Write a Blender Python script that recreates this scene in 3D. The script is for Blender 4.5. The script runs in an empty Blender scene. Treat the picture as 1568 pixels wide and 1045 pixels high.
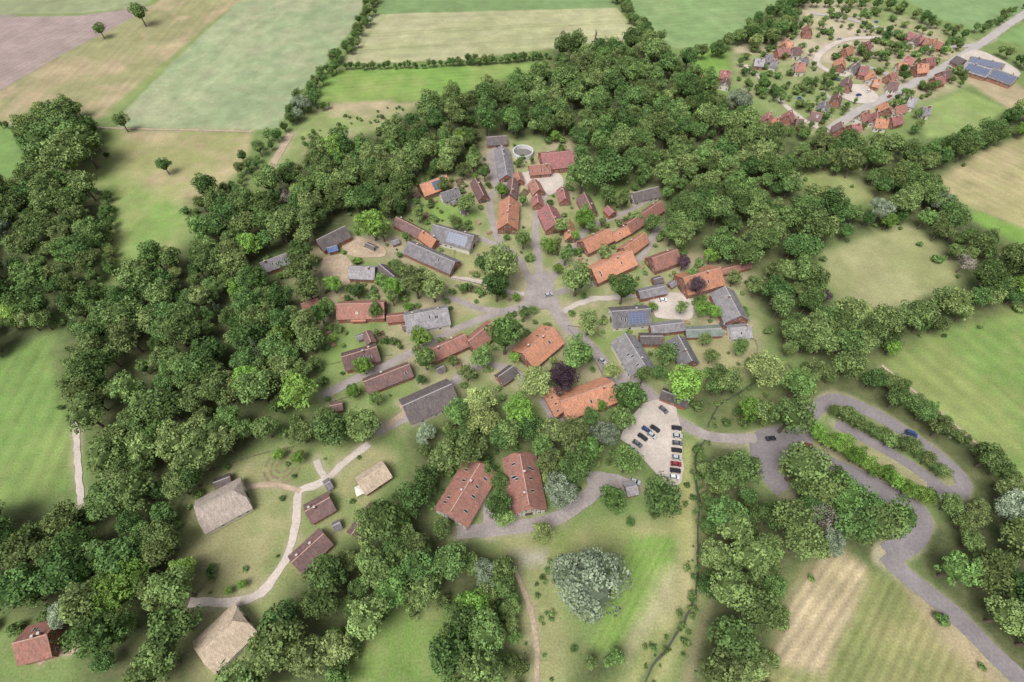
import bpy, math, random
import numpy as np
from mathutils import Vector, Matrix

random.seed(7)
rng = np.random.default_rng(11)
sc = bpy.context.scene
COL = sc.collection
H = 200.0; F = 800.0; TH = math.radians(53.4)
ST, CT = math.sin(TH), math.cos(TH)

def P(px, py, z=0.0):
    """aerial survey: map reading -> ground position (metres) at height z"""
    x = px-784.0; v = py-522.5
    t = (H-z)/(F*ST+v*CT)
    return (x*t, (F*CT-v*ST)*t)
def PP(pts, z=0.0): return np.array([P(a, b, z) for a, b in pts])
def mpp(py):
    return H/(F*ST+(py-522.5)*CT)

# ------------------------------------------------------------------ camera / light
cam = bpy.data.cameras.new("camera"); co = bpy.data.objects.new("camera", cam); COL.objects.link(co)
co.location = (0, 0, H); co.rotation_euler = (math.pi/2-TH, 0, 0)
cam.sensor_width = 36; cam.lens = F/1568*36; cam.clip_end = 20000; cam.clip_start = 1
sc.camera = co
w = bpy.data.worlds.new("World"); sc.world = w; w.use_nodes = True
nt = w.node_tree; bg = nt.nodes["Background"]
sky = nt.nodes.new("ShaderNodeTexSky"); sky.sky_type = 'NISHITA'; sky.sun_disc = False
SE, SR = math.radians(62), math.radians(215)
sky.sun_elevation = SE; sky.sun_rotation = SR; sky.dust_density = 4.0
hsv = nt.nodes.new("ShaderNodeHueSaturation"); hsv.inputs["Saturation"].default_value = 0.3
nt.links.new(sky.outputs[0], hsv.inputs["Color"]); nt.links.new(hsv.outputs[0], bg.inputs[0]); bg.inputs[1].default_value = 0.15
sl = bpy.data.lights.new("sun", 'SUN'); so = bpy.data.objects.new("sun", sl); COL.objects.link(so)
sl.energy = 3.1; sl.angle = math.radians(34); sl.color = (1, 0.965, 0.92)
sd = Vector((math.sin(SR)*math.cos(SE), math.cos(SR)*math.cos(SE), math.sin(SE)))
so.rotation_euler = sd.to_track_quat('Z', 'Y').to_euler()
sc.view_settings.view_transform = 'Standard'; sc.view_settings.look = 'None'; sc.view_settings.exposure = 0

# ------------------------------------------------------------------ materials
def newmat(name):
    m = bpy.data.materials.new(name); m.use_nodes = True
    n = m.node_tree.nodes; b = n["Principled BSDF"]
    b.inputs["Roughness"].default_value = 0.9
    b.inputs["Specular IOR Level"].default_value = 0.15
    return m, n, m.node_tree.links, b
def math_node(n, l, op, a, b):
    k = n.new("ShaderNodeMath"); k.operation = op
    for i, s in enumerate((a, b)):
        if isinstance(s, (int, float)): k.inputs[i].default_value = s
        else: l.new(s, k.inputs[i])
    return k.outputs[0]
def noise(n, l, vec, scale, detail=4, lo=0.8, hi=1.2, rough=0.6, c0=0.3, c1=0.7):
    t = n.new("ShaderNodeTexNoise"); t.inputs["Scale"].default_value = scale; t.inputs["Detail"].default_value = detail
    t.inputs["Roughness"].default_value = rough
    l.new(vec, t.inputs["Vector"])
    r = n.new("ShaderNodeMapRange"); r.inputs[1].default_value = c0; r.inputs[2].default_value = c1
    r.inputs[3].default_value = lo; r.inputs[4].default_value = hi
    l.new(t.outputs["Fac"], r.inputs[0]); return r.outputs[0]
def mulcol(n, l, col, fac):
    k = n.new("ShaderNodeVectorMath"); k.operation = 'SCALE'
    if isinstance(col, tuple): k.inputs[0].default_value = col[:3]
    else: l.new(col, k.inputs[0])
    l.new(fac, k.inputs["Scale"]); return k.outputs[0]
def mixcol(n, l, fac, a, b):
    k = n.new("ShaderNodeMix"); k.data_type = 'RGBA'
    if isinstance(fac, (int, float)): k.inputs[0].default_value = fac
    else: l.new(fac, k.inputs[0])
    for i, s in ((6, a), (7, b)):
        if isinstance(s, tuple): k.inputs[i].default_value = (*s[:3], 1)
        else: l.new(s, k.inputs[i])
    return k.outputs[2]
def simple(name, col, sc1=0.6, amt=0.15, rough=0.9, spec=0.15, stretch=None, sc2=None):
    m, n, l, b = newmat(name)
    tc = n.new("ShaderNodeTexCoord"); vec = tc.outputs["Object"]
    if stretch:
        mp = n.new("ShaderNodeMapping"); mp.inputs["Scale"].default_value = stretch; l.new(vec, mp.inputs[0]); vec = mp.outputs[0]
    f = noise(n, l, vec, sc1, 5, 1-amt, 1+amt)
    if sc2: f = math_node(n, l, 'MULTIPLY', f, noise(n, l, vec, sc2, 3, 1-amt, 1+amt))
    l.new(mulcol(n, l, col, f), b.inputs["Base Color"])
    b.inputs["Roughness"].default_value = rough; b.inputs["Specular IOR Level"].default_value = spec
    return m

def roofmat(name, col, alt, amt=0.5, row=0.0, rough=0.85):
    m, n, l, b = newmat(name)
    tc = n.new("ShaderNodeTexCoord"); oi = n.new("ShaderNodeObjectInfo")
    add = n.new("ShaderNodeVectorMath"); add.operation = 'ADD'
    l.new(tc.outputs["Object"], add.inputs[0]); 
    cx = n.new("ShaderNodeCombineXYZ"); r100 = math_node(n, l, 'MULTIPLY', oi.outputs["Random"], 97.0)
    l.new(r100, cx.inputs[0]); l.new(r100, cx.inputs[2]); l.new(cx.outputs[0], add.inputs[1])
    vec = add.outputs[0]
    mp = n.new("ShaderNodeMapping"); mp.inputs["Scale"].default_value = (1, 0.3, 0.3); l.new(vec, mp.inputs[0])
    patch = noise(n, l, vec, 0.35, 6, 0, amt, 0.7, 0.36, 0.62)
    c = mixcol(n, l, patch, col, alt)
    f = noise(n, l, mp.outputs[0], 1.6, 5, 0.76, 1.22)
    f2 = noise(n, l, vec, 4.0, 2, 0.8, 1.2)
    f = math_node(n, l, 'MULTIPLY', f, f2)
    rv = n.new("ShaderNodeMapRange"); l.new(oi.outputs["Random"], rv.inputs[0]); rv.inputs[3].default_value = 0.78; rv.inputs[4].default_value = 1.14
    f = math_node(n, l, 'MULTIPLY', f, rv.outputs[0])
    br = n.new("ShaderNodeTexBrick"); br.inputs["Scale"].default_value = 1.0
    br.inputs["Brick Width"].default_value = 1.1 if row else 0.6; br.inputs["Row Height"].default_value = 1.2 if row else 0.45
    br.inputs["Mortar Size"].default_value = 0.035; br.inputs["Color1"].default_value = (1, 1, 1, 1); br.inputs["Color2"].default_value = (0.82, 0.82, 0.82, 1)
    br.inputs["Mortar"].default_value = (0.62, 0.62, 0.62, 1); l.new(vec, br.inputs["Vector"])
    bw = n.new("ShaderNodeRGBToBW"); l.new(br.outputs["Color"], bw.inputs[0])
    f = math_node(n, l, 'MULTIPLY', f, bw.outputs[0])
    l.new(mulcol(n, l, c, f), b.inputs["Base Color"]); b.inputs["Roughness"].default_value = rough
    return m
RM = {
 'o': roofmat("roof_orange_tile", (0.60, 0.28, 0.17), (0.38, 0.21, 0.155), .65),
 'r': roofmat("roof_red_tile", (0.40, 0.185, 0.145), (0.25, 0.155, 0.13), 0.75),
 'p': roofmat("roof_pink_tile", (0.40, 0.165, 0.16), (0.24, 0.145, 0.14), 0.75),
 'd': roofmat("roof_dark_tile", (0.22, 0.13, 0.12), (0.14, 0.105, 0.105), 0.8),
 'g': roofmat("roof_grey_sheet", (0.235, 0.225, 0.24), (0.155, 0.14, 0.145), 0.8, 1),
 'l': roofmat("roof_light_sheet", (0.34, 0.325, 0.34), (0.22, 0.205, 0.21), 0.75, 1),
 'k': roofmat("roof_black_sheet", (0.12, 0.105, 0.11), (0.165, 0.135, 0.125), 0.8, 1),
 't': roofmat("roof_thatch", (0.62, 0.50, 0.38), (0.48, 0.385, 0.29), 0.7),
 'u': roofmat("roof_thatch_grey", (0.51, 0.435, 0.38), (0.38, 0.32, 0.275), 0.8),
 'e': roofmat("roof_green_sheet", (0.23, 0.27, 0.24), (0.18, 0.21, 0.19), 0.7, 1),
 'b': roofmat("roof_blue_tarp", (0.13, 0.18, 0.34), (0.1, 0.14, 0.25)),
}
M_brick = simple("wall_brick", (0.30, 0.14, 0.10), 1.2, 0.2, sc2=6)
M_white = simple("wall_plaster", (0.62, 0.58, 0.52), 0.8, 0.12)
M_beam = simple("timber", (0.10, 0.07, 0.055), 1.5, 0.3)
M_ridge = simple("ridge_tile", (0.42, 0.27, 0.22), 2, 0.3)
M_ridgeg = simple("ridge_cap_grey", (0.36, 0.34, 0.35), 2, 0.2)
M_glass, n_, l_, b_ = newmat("glass"); b_.inputs["Base Color"].default_value = (0.03, 0.04, 0.05, 1); b_.inputs["Roughness"].default_value = 0.12; b_.inputs["Specular IOR Level"].default_value = 0.5
M_frame = simple("window_frame", (0.7, 0.7, 0.68), 1, 0.05)
M_door = simple("door_wood", (0.12, 0.10, 0.07), 1.5, 0.3)
M_chim = simple("chimney_brick", (0.30, 0.14, 0.10), 3, 0.3)
def solarmat():
    m, n, l, b = newmat("solar_panel")
    tc = n.new("ShaderNodeTexCoord"); br = n.new("ShaderNodeTexBrick"); br.offset = 0; br.inputs["Scale"].default_value = 1
    br.inputs["Brick Width"].default_value = 1.7; br.inputs["Row Height"].default_value = 0.9; br.inputs["Mortar Size"].default_value = 0.04
    br.inputs["Color1"].default_value = (0.07, 0.09, 0.15, 1); br.inputs["Color2"].default_value = (0.085, 0.105, 0.17, 1); br.inputs["Mortar"].default_value = (0.25, 0.26, 0.3, 1)
    l.new(tc.outputs["Object"], br.inputs["Vector"]); l.new(br.outputs["Color"], b.inputs["Base Color"])
    b.inputs["Roughness"].default_value = 0.3; b.inputs["Specular IOR Level"].default_value = 0.5
    return m
M_solar = solarmat()
M_asph = simple("asphalt_worn", (0.285, 0.25, 0.238), 0.12, 0.18, sc2=1.3)
M_asph2 = simple("asphalt", (0.215, 0.193, 0.198), 0.1, 0.15, sc2=1.1)
M_grav = simple("gravel", (0.45, 0.395, 0.35), 0.1, 0.16, sc2=1.5)
M_dirt = simple("dirt_path", (0.37, 0.29, 0.21), 0.15, 0.2, sc2=1.2)
M_conc = simple("concrete", (0.42, 0.40, 0.38), 0.5, 0.15)
M_water, n_, l_, b_ = newmat("water"); b_.inputs["Base Color"].default_value = (0.06, 0.07, 0.045, 1); b_.inputs["Roughness"].default_value = 0.3; b_.inputs["Specular IOR Level"].default_value = 0.5

def leafmat(name, col, col2):
    m = bpy.data.materials.new(name); m.use_nodes = True
    n = m.node_tree.nodes; l = m.node_tree.links; n.clear()
    out = n.new("ShaderNodeOutputMaterial")
    at = n.new("ShaderNodeAttribute"); at.attribute_name = "Col"
    oi = n.new("ShaderNodeObjectInfo")
    c = mixcol(n, l, oi.outputs["Random"], col, col2)
    r7 = math_node(n, l, 'FRACT', math_node(n, l, 'MULTIPLY', oi.outputs["Random"], 17.31), 0)
    rv = n.new("ShaderNodeMapRange"); l.new(r7, rv.inputs[0]); rv.inputs[3].default_value = 0.64; rv.inputs[4].default_value = 1.36
    f = math_node(n, l, 'MULTIPLY', rv.outputs[0], at.outputs["Fac"])
    c = mulcol(n, l, c, f)
    d = n.new("ShaderNodeBsdfDiffuse")
    l.new(c, d.inputs[0]); l.new(d.outputs[0], out.inputs[0])
    return m
LM = {
 'O': leafmat("oak_leaves", (0.084, 0.158, 0.050), (0.155, 0.205, 0.072)),
 'L': leafmat("lime_leaves", (0.118, 0.215, 0.062), (0.20, 0.25, 0.095)),
 'B': leafmat("maple_leaves", (0.15, 0.285, 0.058), (0.18, 0.28, 0.065)),
 'Y': leafmat("golden_willow_leaves", (0.29, 0.35, 0.125), (0.27, 0.34, 0.125)),
 'W': leafmat("willow_leaves", (0.23, 0.29, 0.185), (0.255, 0.305, 0.21)),
 'P': leafmat("copper_beech_leaves", (0.078, 0.05, 0.064), (0.078, 0.053, 0.064)),
 'D': leafmat("dry_twigs", (0.38, 0.33, 0.29), (0.36, 0.32, 0.28)),
 'S': leafmat("shrub_leaves", (0.095, 0.17, 0.052), (0.17, 0.23, 0.08)),
 'C': leafmat("spruce_needles", (0.06, 0.105, 0.055), (0.085, 0.12, 0.06)),
}
M_bark = simple("bark", (0.14, 0.11, 0.09), 2, 0.3)

# ------------------------------------------------------------------ helpers
def mesh(name, v, f, mats, fm=None, parent=None, loc=None, rot=0.0, smooth=False):
    me = bpy.data.meshes.new(name); me.from_pydata([tuple(a) for a in v], [], f)
    for m in mats: me.materials.append(m)
    if fm is not None: me.polygons.foreach_set("material_index", fm)
    if smooth: me.polygons.foreach_set("use_smooth", [True]*len(f))
    me.update()
    o = bpy.data.objects.new(name, me); COL.objects.link(o)
    if parent: o.parent = parent
    if loc: o.location = loc
    o.rotation_euler = (0, 0, rot)
    return o
def empty(name, loc=(0, 0, 0), rot=0.0):
    o = bpy.data.objects.new(name, None); COL.objects.link(o); o.location = loc; o.rotation_euler = (0, 0, rot); o.empty_display_size = 1
    return o
class MB:
    def __init__(s): s.v = []; s.f = []; s.m = []
    def box(s, x0, x1, y0, y1, z0, z1, m=0):
        b = len(s.v)
        s.v += [(x0,y0,z0),(x1,y0,z0),(x1,y1,z0),(x0,y1,z0),(x0,y0,z1),(x1,y0,z1),(x1,y1,z1),(x0,y1,z1)]
        for q in ((0,3,2,1),(4,5,6,7),(0,1,5,4),(1,2,6,5),(2,3,7,6),(3,0,4,7)):
            s.f.append(tuple(b+i for i in q)); s.m.append(m)
    def poly(s, pts, m=0):
        b = len(s.v); s.v += list(pts); s.f.append(tuple(range(b, b+len(pts)))); s.m.append(m)
    def cyl(s, p0, p1, r0, r1, k=8, m=0, caps=True):
        p0 = Vector(p0); p1 = Vector(p1); d = (p1-p0).normalized()
        a = d.orthogonal().normalized(); c = d.cross(a); b = len(s.v)
        for p, r in ((p0, r0), (p1, r1)):
            for i in range(k):
                t = 2*math.pi*i/k; s.v.append(tuple(p+a*math.cos(t)*r+c*math.sin(t)*r))
        for i in range(k):
            j = (i+1) % k; s.f.append((b+i, b+j, b+k+j, b+k+i)); s.m.append(m)
        if caps:
            s.f.append(tuple(b+k+i for i in range(k))); s.m.append(m)
            s.f.append(tuple(b+k-1-i for i in range(k))); s.m.append(m)
    def obj(s, name, mats, **k): return mesh(name, s.v, s.f, mats, s.m, **k)

def seg_dist(X, Y, pts):
    d = np.full(X.shape, 1e9)
    for a, b in zip(pts[:-1], pts[1:]):
        vx, vy = b[0]-a[0], b[1]-a[1]; L = vx*vx+vy*vy+1e-9
        t = np.clip(((X-a[0])*vx+(Y-a[1])*vy)/L, 0, 1)
        d = np.minimum(d, np.hypot(X-a[0]-t*vx, Y-a[1]-t*vy))
    return d
def inside(X, Y, pts):
    c = np.zeros(X.shape, bool); n = len(pts)
    for i in range(n):
        x1, y1 = pts[i]; x2, y2 = pts[(i+1) % n]
        if y1 == y2: continue
        c ^= ((y1 > Y) != (y2 > Y)) & (X < (x2-x1)*(Y-y1)/(y2-y1)+x1)
    return c
def sdf(X, Y, pts):
    d = seg_dist(X, Y, list(pts)+[pts[0]])
    return np.where(inside(X, Y, pts), d, -d)
def smooth_line(pts, step=2.0):
    pts = [np.array(p) for p in pts]
    e = [2*pts[0]-pts[1]]+pts+[2*pts[-1]-pts[-2]]; out = []
    for i in range(1, len(e)-2):
        p0, p1, p2, p3 = e[i-1:i+3]; k = max(1, int(np.linalg.norm(p2-p1)/step))
        for j in range(k):
            t = j/k
            out.append(0.5*((2*p1)+(-p0+p2)*t+(2*p0-5*p1+4*p2-p3)*t*t+(-p0+3*p1-3*p2+p3)*t**3))
    out.append(pts[-1]); return np.array(out)
_tab = rng.random((256, 256))
def vnoise(X, Y, s, seed=0):
    x = X/s+seed*17.3; y = Y/s+seed*9.1
    xi = np.floor(x).astype(int); yi = np.floor(y).astype(int); fx = x-xi; fy = y-yi
    fx = fx*fx*(3-2*fx); fy = fy*fy*(3-2*fy)
    g = lambda a, b: _tab[a % 256, b % 256]
    return (g(xi,yi)*(1-fx)+g(xi+1,yi)*fx)*(1-fy)+(g(xi,yi+1)*(1-fx)+g(xi+1,yi+1)*fx)*fy
def fbm(X, Y, s, seed=0, o=4):
    r = 0; a = 0.5; t = 0
    for i in range(o): r = r+a*vnoise(X, Y, s/2**i, seed+i*3); t += a; a *= 0.6
    return r/t

# ------------------------------------------------------------------ roads (reading coordinates, width m)
ROADS = [
 ("village_road", [(828,440),(824,400),(820,365),(822,335),(832,305),(840,285),(842,268)], 4.0, 'a'),
 ("village_road", [(815,440),(800,405),(785,388),(768,375),(757,350),(750,318),(752,300),(762,285),(757,262),(750,235)], 3.5, 'a'),
 ("village_road", [(735,365),(755,373),(778,385)], 3.5, 'a'),
 ("village_road", [(845,430),(858,405),(880,380),(900,350),(935,335),(970,320),(1005,300)], 3.2, 'a'),
 ("village_road", [(850,450),(885,440),(925,430),(958,412),(985,390),(1000,362),(1010,345)], 3.5, 'a'),
 ("village_road", [(855,482),(880,468),(910,458),(940,456),(985,452),(1020,455)], 3.2, 'g'),
 ("village_road", [(845,465),(868,500),(900,528),(918,548),(935,575),(965,583),(990,600),(1012,622)], 6.0, 'a'),
 ("village_road", [(825,468),(785,476),(740,474),(700,460),(680,458)], 3.5, 'a'),
 ("village_road", [(800,470),(755,482),(715,498),(690,508),(640,535),(600,556),(550,578),(495,607)], 4, 'a'),
 ("village_road", [(810,452),(770,445),(735,432),(690,425)], 2.5, 'g'),
 ("village_lane", [(720,560),(690,590),(650,625),(600,650),(575,662)], 4, 'a'),
 ("village_lane", [(590,655),(620,630),(612,618)], 2.5, 'd'),
 ("village_lane", [(700,575),(735,560),(760,560),(790,570),(800,590)], 3.5, 'a'),
 ("village_lane", [(830,610),(850,640),(870,650)], 4, 'a'),
 ("restaurant_road", [(975,745),(940,745),(905,755),(880,778),(845,797),(800,806),(745,812),(700,816)], 5, 'a'),
 ("restaurant_road", [(748,812),(750,795),(748,770)], 5, 'a'),
 ("bridge_road", [(1030,640),(1055,655),(1085,668),(1120,672),(1165,672)], 4.5, 'a'),
 ("car_park_road", [(1160,672),(1200,662),(1235,640),(1258,620),(1280,612),(1320,625),(1375,655),(1430,695),(1470,730),(1475,748),(1455,758),(1420,748)], 6.0, 'b'),
 ("car_park_road", [(1165,672),(1200,668),(1235,690),(1270,712),(1320,735),(1375,765),(1408,788),(1408,812),(1385,835),(1360,850)], 8, 'b'),
 ("car_park_road", [(1162,680),(1168,710),(1185,735),(1200,752)], 8, 'b'),
 ("car_park_road", [(1280,650),(1330,675),(1390,710),(1440,745),(1455,756)], 4.5, 'b'),
 ("country_road", [(1355,850),(1385,880),(1425,912),(1470,950),(1530,1010),(1600,1075)], 6.5, 'b'),
 ("museum_path", [(565,680),(540,700),(520,715),(500,735),(480,745),(458,752),(455,775),(452,810),(440,850),(420,885),(400,908),(372,920),(340,922),(290,922)], 3.0, 'g'),
 ("museum_path", [(375,748),(400,743),(430,744),(460,752)], 2.0, 'd'),
 ("museum_path", [(485,705),(490,720),(500,735)], 2.5, 'g'),
 ("museum_path", [(60,1015),(85,1000),(115,998)], 2.0, 'd'),
 ("field_track", [(116,640),(118,680),(122,740),(126,772)], 2.5, 'g'),
 ("field_track", [(785,868),(800,900),(815,945),(822,1000),(822,1060)], 1.7, 'd'),
 ("field_track", [(445,205),(428,235),(405,272)], 5, 'd'),
 ("field_track", [(1350,560),(1400,600),(1460,650),(1540,718),(1600,760)], 1.3, 'd'),
 ("field_track", [(385,202),(180,197),(100,192),(0,190)], 1.5, 'd'),
 ("hamlet_road", [(1700,-60),(1568,22),(1510,62),(1450,100),(1380,138),(1320,168),(1265,203)], 7, 'l'),
 ("hamlet_road", [(1500,68),(1455,72),(1400,60),(1350,45),(1300,30),(1240,20)], 4.5, 'l'),
 ("hamlet_road", [(1350,58),(1300,60),(1265,75),(1250,95),(1275,112),(1310,118)], 5, 'g'),
 ("hamlet_road", [(1265,203),(1232,185),(1200,160),(1175,130),(1140,100)], 3.5, 'g'),
 ("hamlet_road", [(1380,138),(1350,110),(1310,100)], 4, 'l'),
 ("hamlet_road", [(1310,172),(1270,150),(1260,140)], 3.5, 'l'),
]
AREAS = [
 ("village_square", [(804,448),(814,428),(822,415),(836,415),(846,428),(849,447),(858,468),(870,492),(852,492),(838,474),(815,476),(785,478),(800,464)], 'a'),
 ("gravel_car_park", [(948,672),(965,645),(985,620),(1012,612),(1032,618),(1040,650),(1045,690),(1044,740),(1020,742),(995,715),(975,692)], 'g'),
 ("restaurant_yard", [(895,722),(930,725),(975,738),(968,750),(930,755),(905,772),(870,790),(880,765),(900,745)], 'a'),
 ("hamlet_yard", [(1285,128),(1325,132),(1345,150),(1325,160),(1290,150)], 'g'),
 ("hamlet_yard", [(1470,85),(1500,78),(1560,110),(1540,125),(1480,110)], 'g'),
 ("asphalt_car_park", [(1158,662),(1175,655),(1235,655),(1240,690),(1215,690),(1180,730),(1158,725)], 'b'),
 ("farm_yard", [(985,450),(1050,452),(1058,488),(1005,486),(998,465)], 'g'),
 ("farm_yard", [(535,360),(580,372),(590,392),(545,395),(525,380)], 'd'),
 ("farm_yard", [(495,395),(530,392),(545,420),(525,440),(492,420)], 'd'),
 ("farm_yard", [(745,235),(765,225),(778,280),(765,292),(752,280)], 'a'),
 ("farm_yard", [(800,265),(850,262),(862,285),(840,300),(828,285),(805,285)], 'g'),
 ("farm_yard", [(925,575),(960,580),(985,600),(970,615),(945,600)], 'a'),
]
MM = {'a': M_asph, 'b': M_asph2, 'g': M_grav, 'd': M_dirt, 'l': simple("asphalt_pale", (0.35,0.325,0.31), 0.1, 0.1, sc2=1.0)}
road_w = []
zr = 0.05
for i, (nm, pts, wd, mt) in enumerate(ROADS):
    L = smooth_line(PP(pts), 2.0); road_w.append((L, wd/2))
    T = np.gradient(L, axis=0); T /= np.linalg.norm(T, axis=1)[:, None]+1e-9
    N = np.stack([-T[:, 1], T[:, 0]], 1); v = []; f = []; z = zr+0.006*i
    for k in range(len(L)):
        ja, jb = (rng.random(2)-0.5)*(0.35 if mt in 'ab' else 0.9)*min(1, wd/4)
        a = L[k]+N[k]*(wd/2+ja); b = L[k]-N[k]*(wd/2+jb)
        v += [(b[0], b[1], z), (a[0], a[1], z)]
        if k: f.append((2*k-2, 2*k, 2*k+1, 2*k-1))
    mesh(nm, v, f, [MM[mt]])
area_w = []
for i, (nm, pts, mt) in enumerate(AREAS):
    L = smooth_line(PP(pts+[pts[0]]), 3.0)[:-1]; L = L+(rng.random(L.shape)-0.5)*0.8; area_w.append(L)
    z = 0.32+0.006*i
    mesh(nm, [(a, b, z) for a, b in L], [tuple(range(len(L)))], [MM[mt]])

# ------------------------------------------------------------------ buildings list: ridge ends, width, roof, ridge h, options
B = [
 (642,283,684,268,12,'o',8,'s'),(674,296,702,287,9,'g',6.5,''),
 (828,236,877,231,19,'p',9,''),(810,254,843,251,9,'r',7,''),(768,222,776,268,10,'g',6,''),(744,210,776,208,9,'k',6,''),
 (727,272,741,299,7,'d',6,''),(786,270,782,298,7,'d',6,''),(780,300,777,342,12,'o',8.5,''),
 (817,273,826,290,8,'r',6,''),(861,284,866,304,7,'p',6,''),(822,296,824,310,7,'p',6,''),(792,262,796,275,6,'r',5,''),
 (838,312,852,342,12,'p',8,''),(894,294,906,320,9,'d',7,''),(870,334,874,362,6,'o',5.5,''),
 (968,296,1008,286,9,'k',7,''),(960,343,1012,308,9,'r',7,''),(893,370,934,350,11,'o',8,''),(938,358,966,343,7,'o',6,''),
 (906,412,968,384,13,'o',8.5,''),(955,380,988,356,9,'o',7,''),(998,396,1038,382,11,'r',8,''),
 (1046,426,1104,410,15,'o',9,''),(1105,413,1150,402,5,'r',4,''),(930,315,940,325,6,'p',5,''),
 (1110,438,1134,484,13,'l',8,''),(1118,503,1151,500,9,'l',5.5,''),(978,447,1020,438,7,'g',5,''),
 (937,477,997,473,13,'g',8,'s'),(996,500,1048,494,7,'g',5,''),(1050,506,1106,503,7,'e',4,''),(980,515,1016,515,7,'k',5,''),
 (957,510,989,562,13,'l',8.5,'w'),(1038,513,1060,553,10,'g',6.5,''),
 (800,541,848,501,15,'o',9,''),(717,523,756,491,10,'r',7.5,''),(657,537,713,512,9,'r',7,''),
 (618,484,686,472,13,'l',8.5,'w'),(514,466,588,464,12,'r',8,''),(591,485,619,482,6,'r',4,''),(537,484,560,483,5,'o',4,''),
 (522,547,577,531,11,'d',7,''),(556,585,627,558,9,'d',6.5,''),(616,622,692,588,14,'k',9,''),
 (858,615,940,586,14,'o',9,''),(846,592,866,628,9,'o',7,''),
 (795,690,811,779,14,'r',9,'wk'),(738,705,687,788,15,'r',9,'wk'),
 (663,344,726,362,13,'g',8.5,'sw'),(624,370,697,402,11,'g',7,''),(606,332,645,352,8,'d',6,''),(646,352,668,368,8,'o',6,''),
 (484,368,528,346,11,'k',7.5,''),(397,403,438,388,9,'g',6.5,''),(533,408,574,410,10,'l',7,''),(580,404,604,424,8,'k',6,''),
 (460,466,487,457,6,'r',4.5,''),(763,577,787,560,7,'k',6,''),
 (294,784,368,745,15,'u',9,'h'),(298,1004,366,940,14,'t',9,'h'),(18,986,72,972,12,'r',8,''),
 (548,740,590,712,9,'t',6.5,''),(466,784,505,762,9,'d',6,''),(538,819,573,772,7,'d',5.5,''),(446,862,496,817,9,'d',6,''),
 (509,806,521,800,4,'g',3.5,''),(326,740,352,730,5,'k',4,''),(958,748,976,744,6,'l',4,''),(1014,598,1056,614,6,'k',5,''),
 (496,743,506,737,5,'g',3.5,''),(560,506,568,524,5,'d',4,''),(545,516,556,512,4,'g',3,''),(505,622,524,618,5,'d',4,''),
 (925,422,938,416,4,'r',3.5,''),(1000,428,1015,424,5,'k',4,''),(705,322,716,318,5,'g',3.5,''),(598,370,610,366,5,'g',3,''),
 (560,372,574,378,4,'k',3,''),(500,380,516,376,5,'b',4,''),(1025,436,1034,430,4,'g',3,''),(632,300,640,294,4,'d',3.5,''),(690,310,698,306,4,'g',3,''),
 (1098,368,1108,362,4,'d',3,''),(1108,498,1114,484,4,'k',3.5,''),(615,500,626,497,4,'d',3,''),(668,566,680,560,4,'k',3.5,''),
]
HAM = [(1164,90,'l'),(1178,84,'g'),(1200,74,'p'),(1210,64,'r'),(1232,88,'g'),(1226,96,'r'),(1112,108,'p'),(1092,118,'r'),(1082,114,'o'),(1113,120,'d'),
 (1290,92,'r'),(1300,72,'r'),(1330,64,'p'),(1338,112,'r'),(1345,122,'r'),(1300,122,'d'),(1368,112,'r'),(1384,96,'r'),(1396,88,'p'),(1405,56,'d'),(1432,62,'r'),
 (1414,98,'r'),(1360,160,'r'),(1374,178,'p'),(1352,182,'r'),(1344,176,'p'),(1300,204,'r'),(1312,190,'p'),(1192,182,'r'),(1178,176,'p'),(1226,182,'d'),(1252,172,'d'),
 (1285,145,'d'),(1264,158,'g'),(1440,118,'p'),(1400,150,'l'),(1420,164,'g'),(1450,108,'d'),(1210,172,'p'),(1380,162,'r'),(1325,172,'r'),(1240,40,'r'),(1310,98,'g'),
 (1205,62,'o'),(1222,72,'d'),(1325,102,'p'),(1370,125,'d'),(1425,88,'p'),(1188,92,'g'),(1290,190,'d')]
for hx, hy, c in HAM:
    a = random.uniform(-0.5, 0.5)+random.choice((0, 1.3)); k = random.uniform(6.0, 10.5)
    dx, dy = math.cos(a)*k, -math.sin(a)*k*0.55
    random.random()
    B.append((hx-dx, hy-dy, hx+dx, hy+dy, random.uniform(7.5, 9.5), 'o' if c == 'r' and random.random() < .4 else c, random.uniform(6.5, 8.5), 'w' if random.random() < .5 else ''))
B += [(1480,94,1520,106,14,'l',7,'S'),(1520,104,1560,118,14,'g',7,'S'),(1488,86,1540,98,10,'g',6,'S'),(1392,48,1418,58,12,'p',6,''),(1418,58,1446,66,10,'r',6,''),(1465,85,1480,92,10,'k',6,'')]

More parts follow.
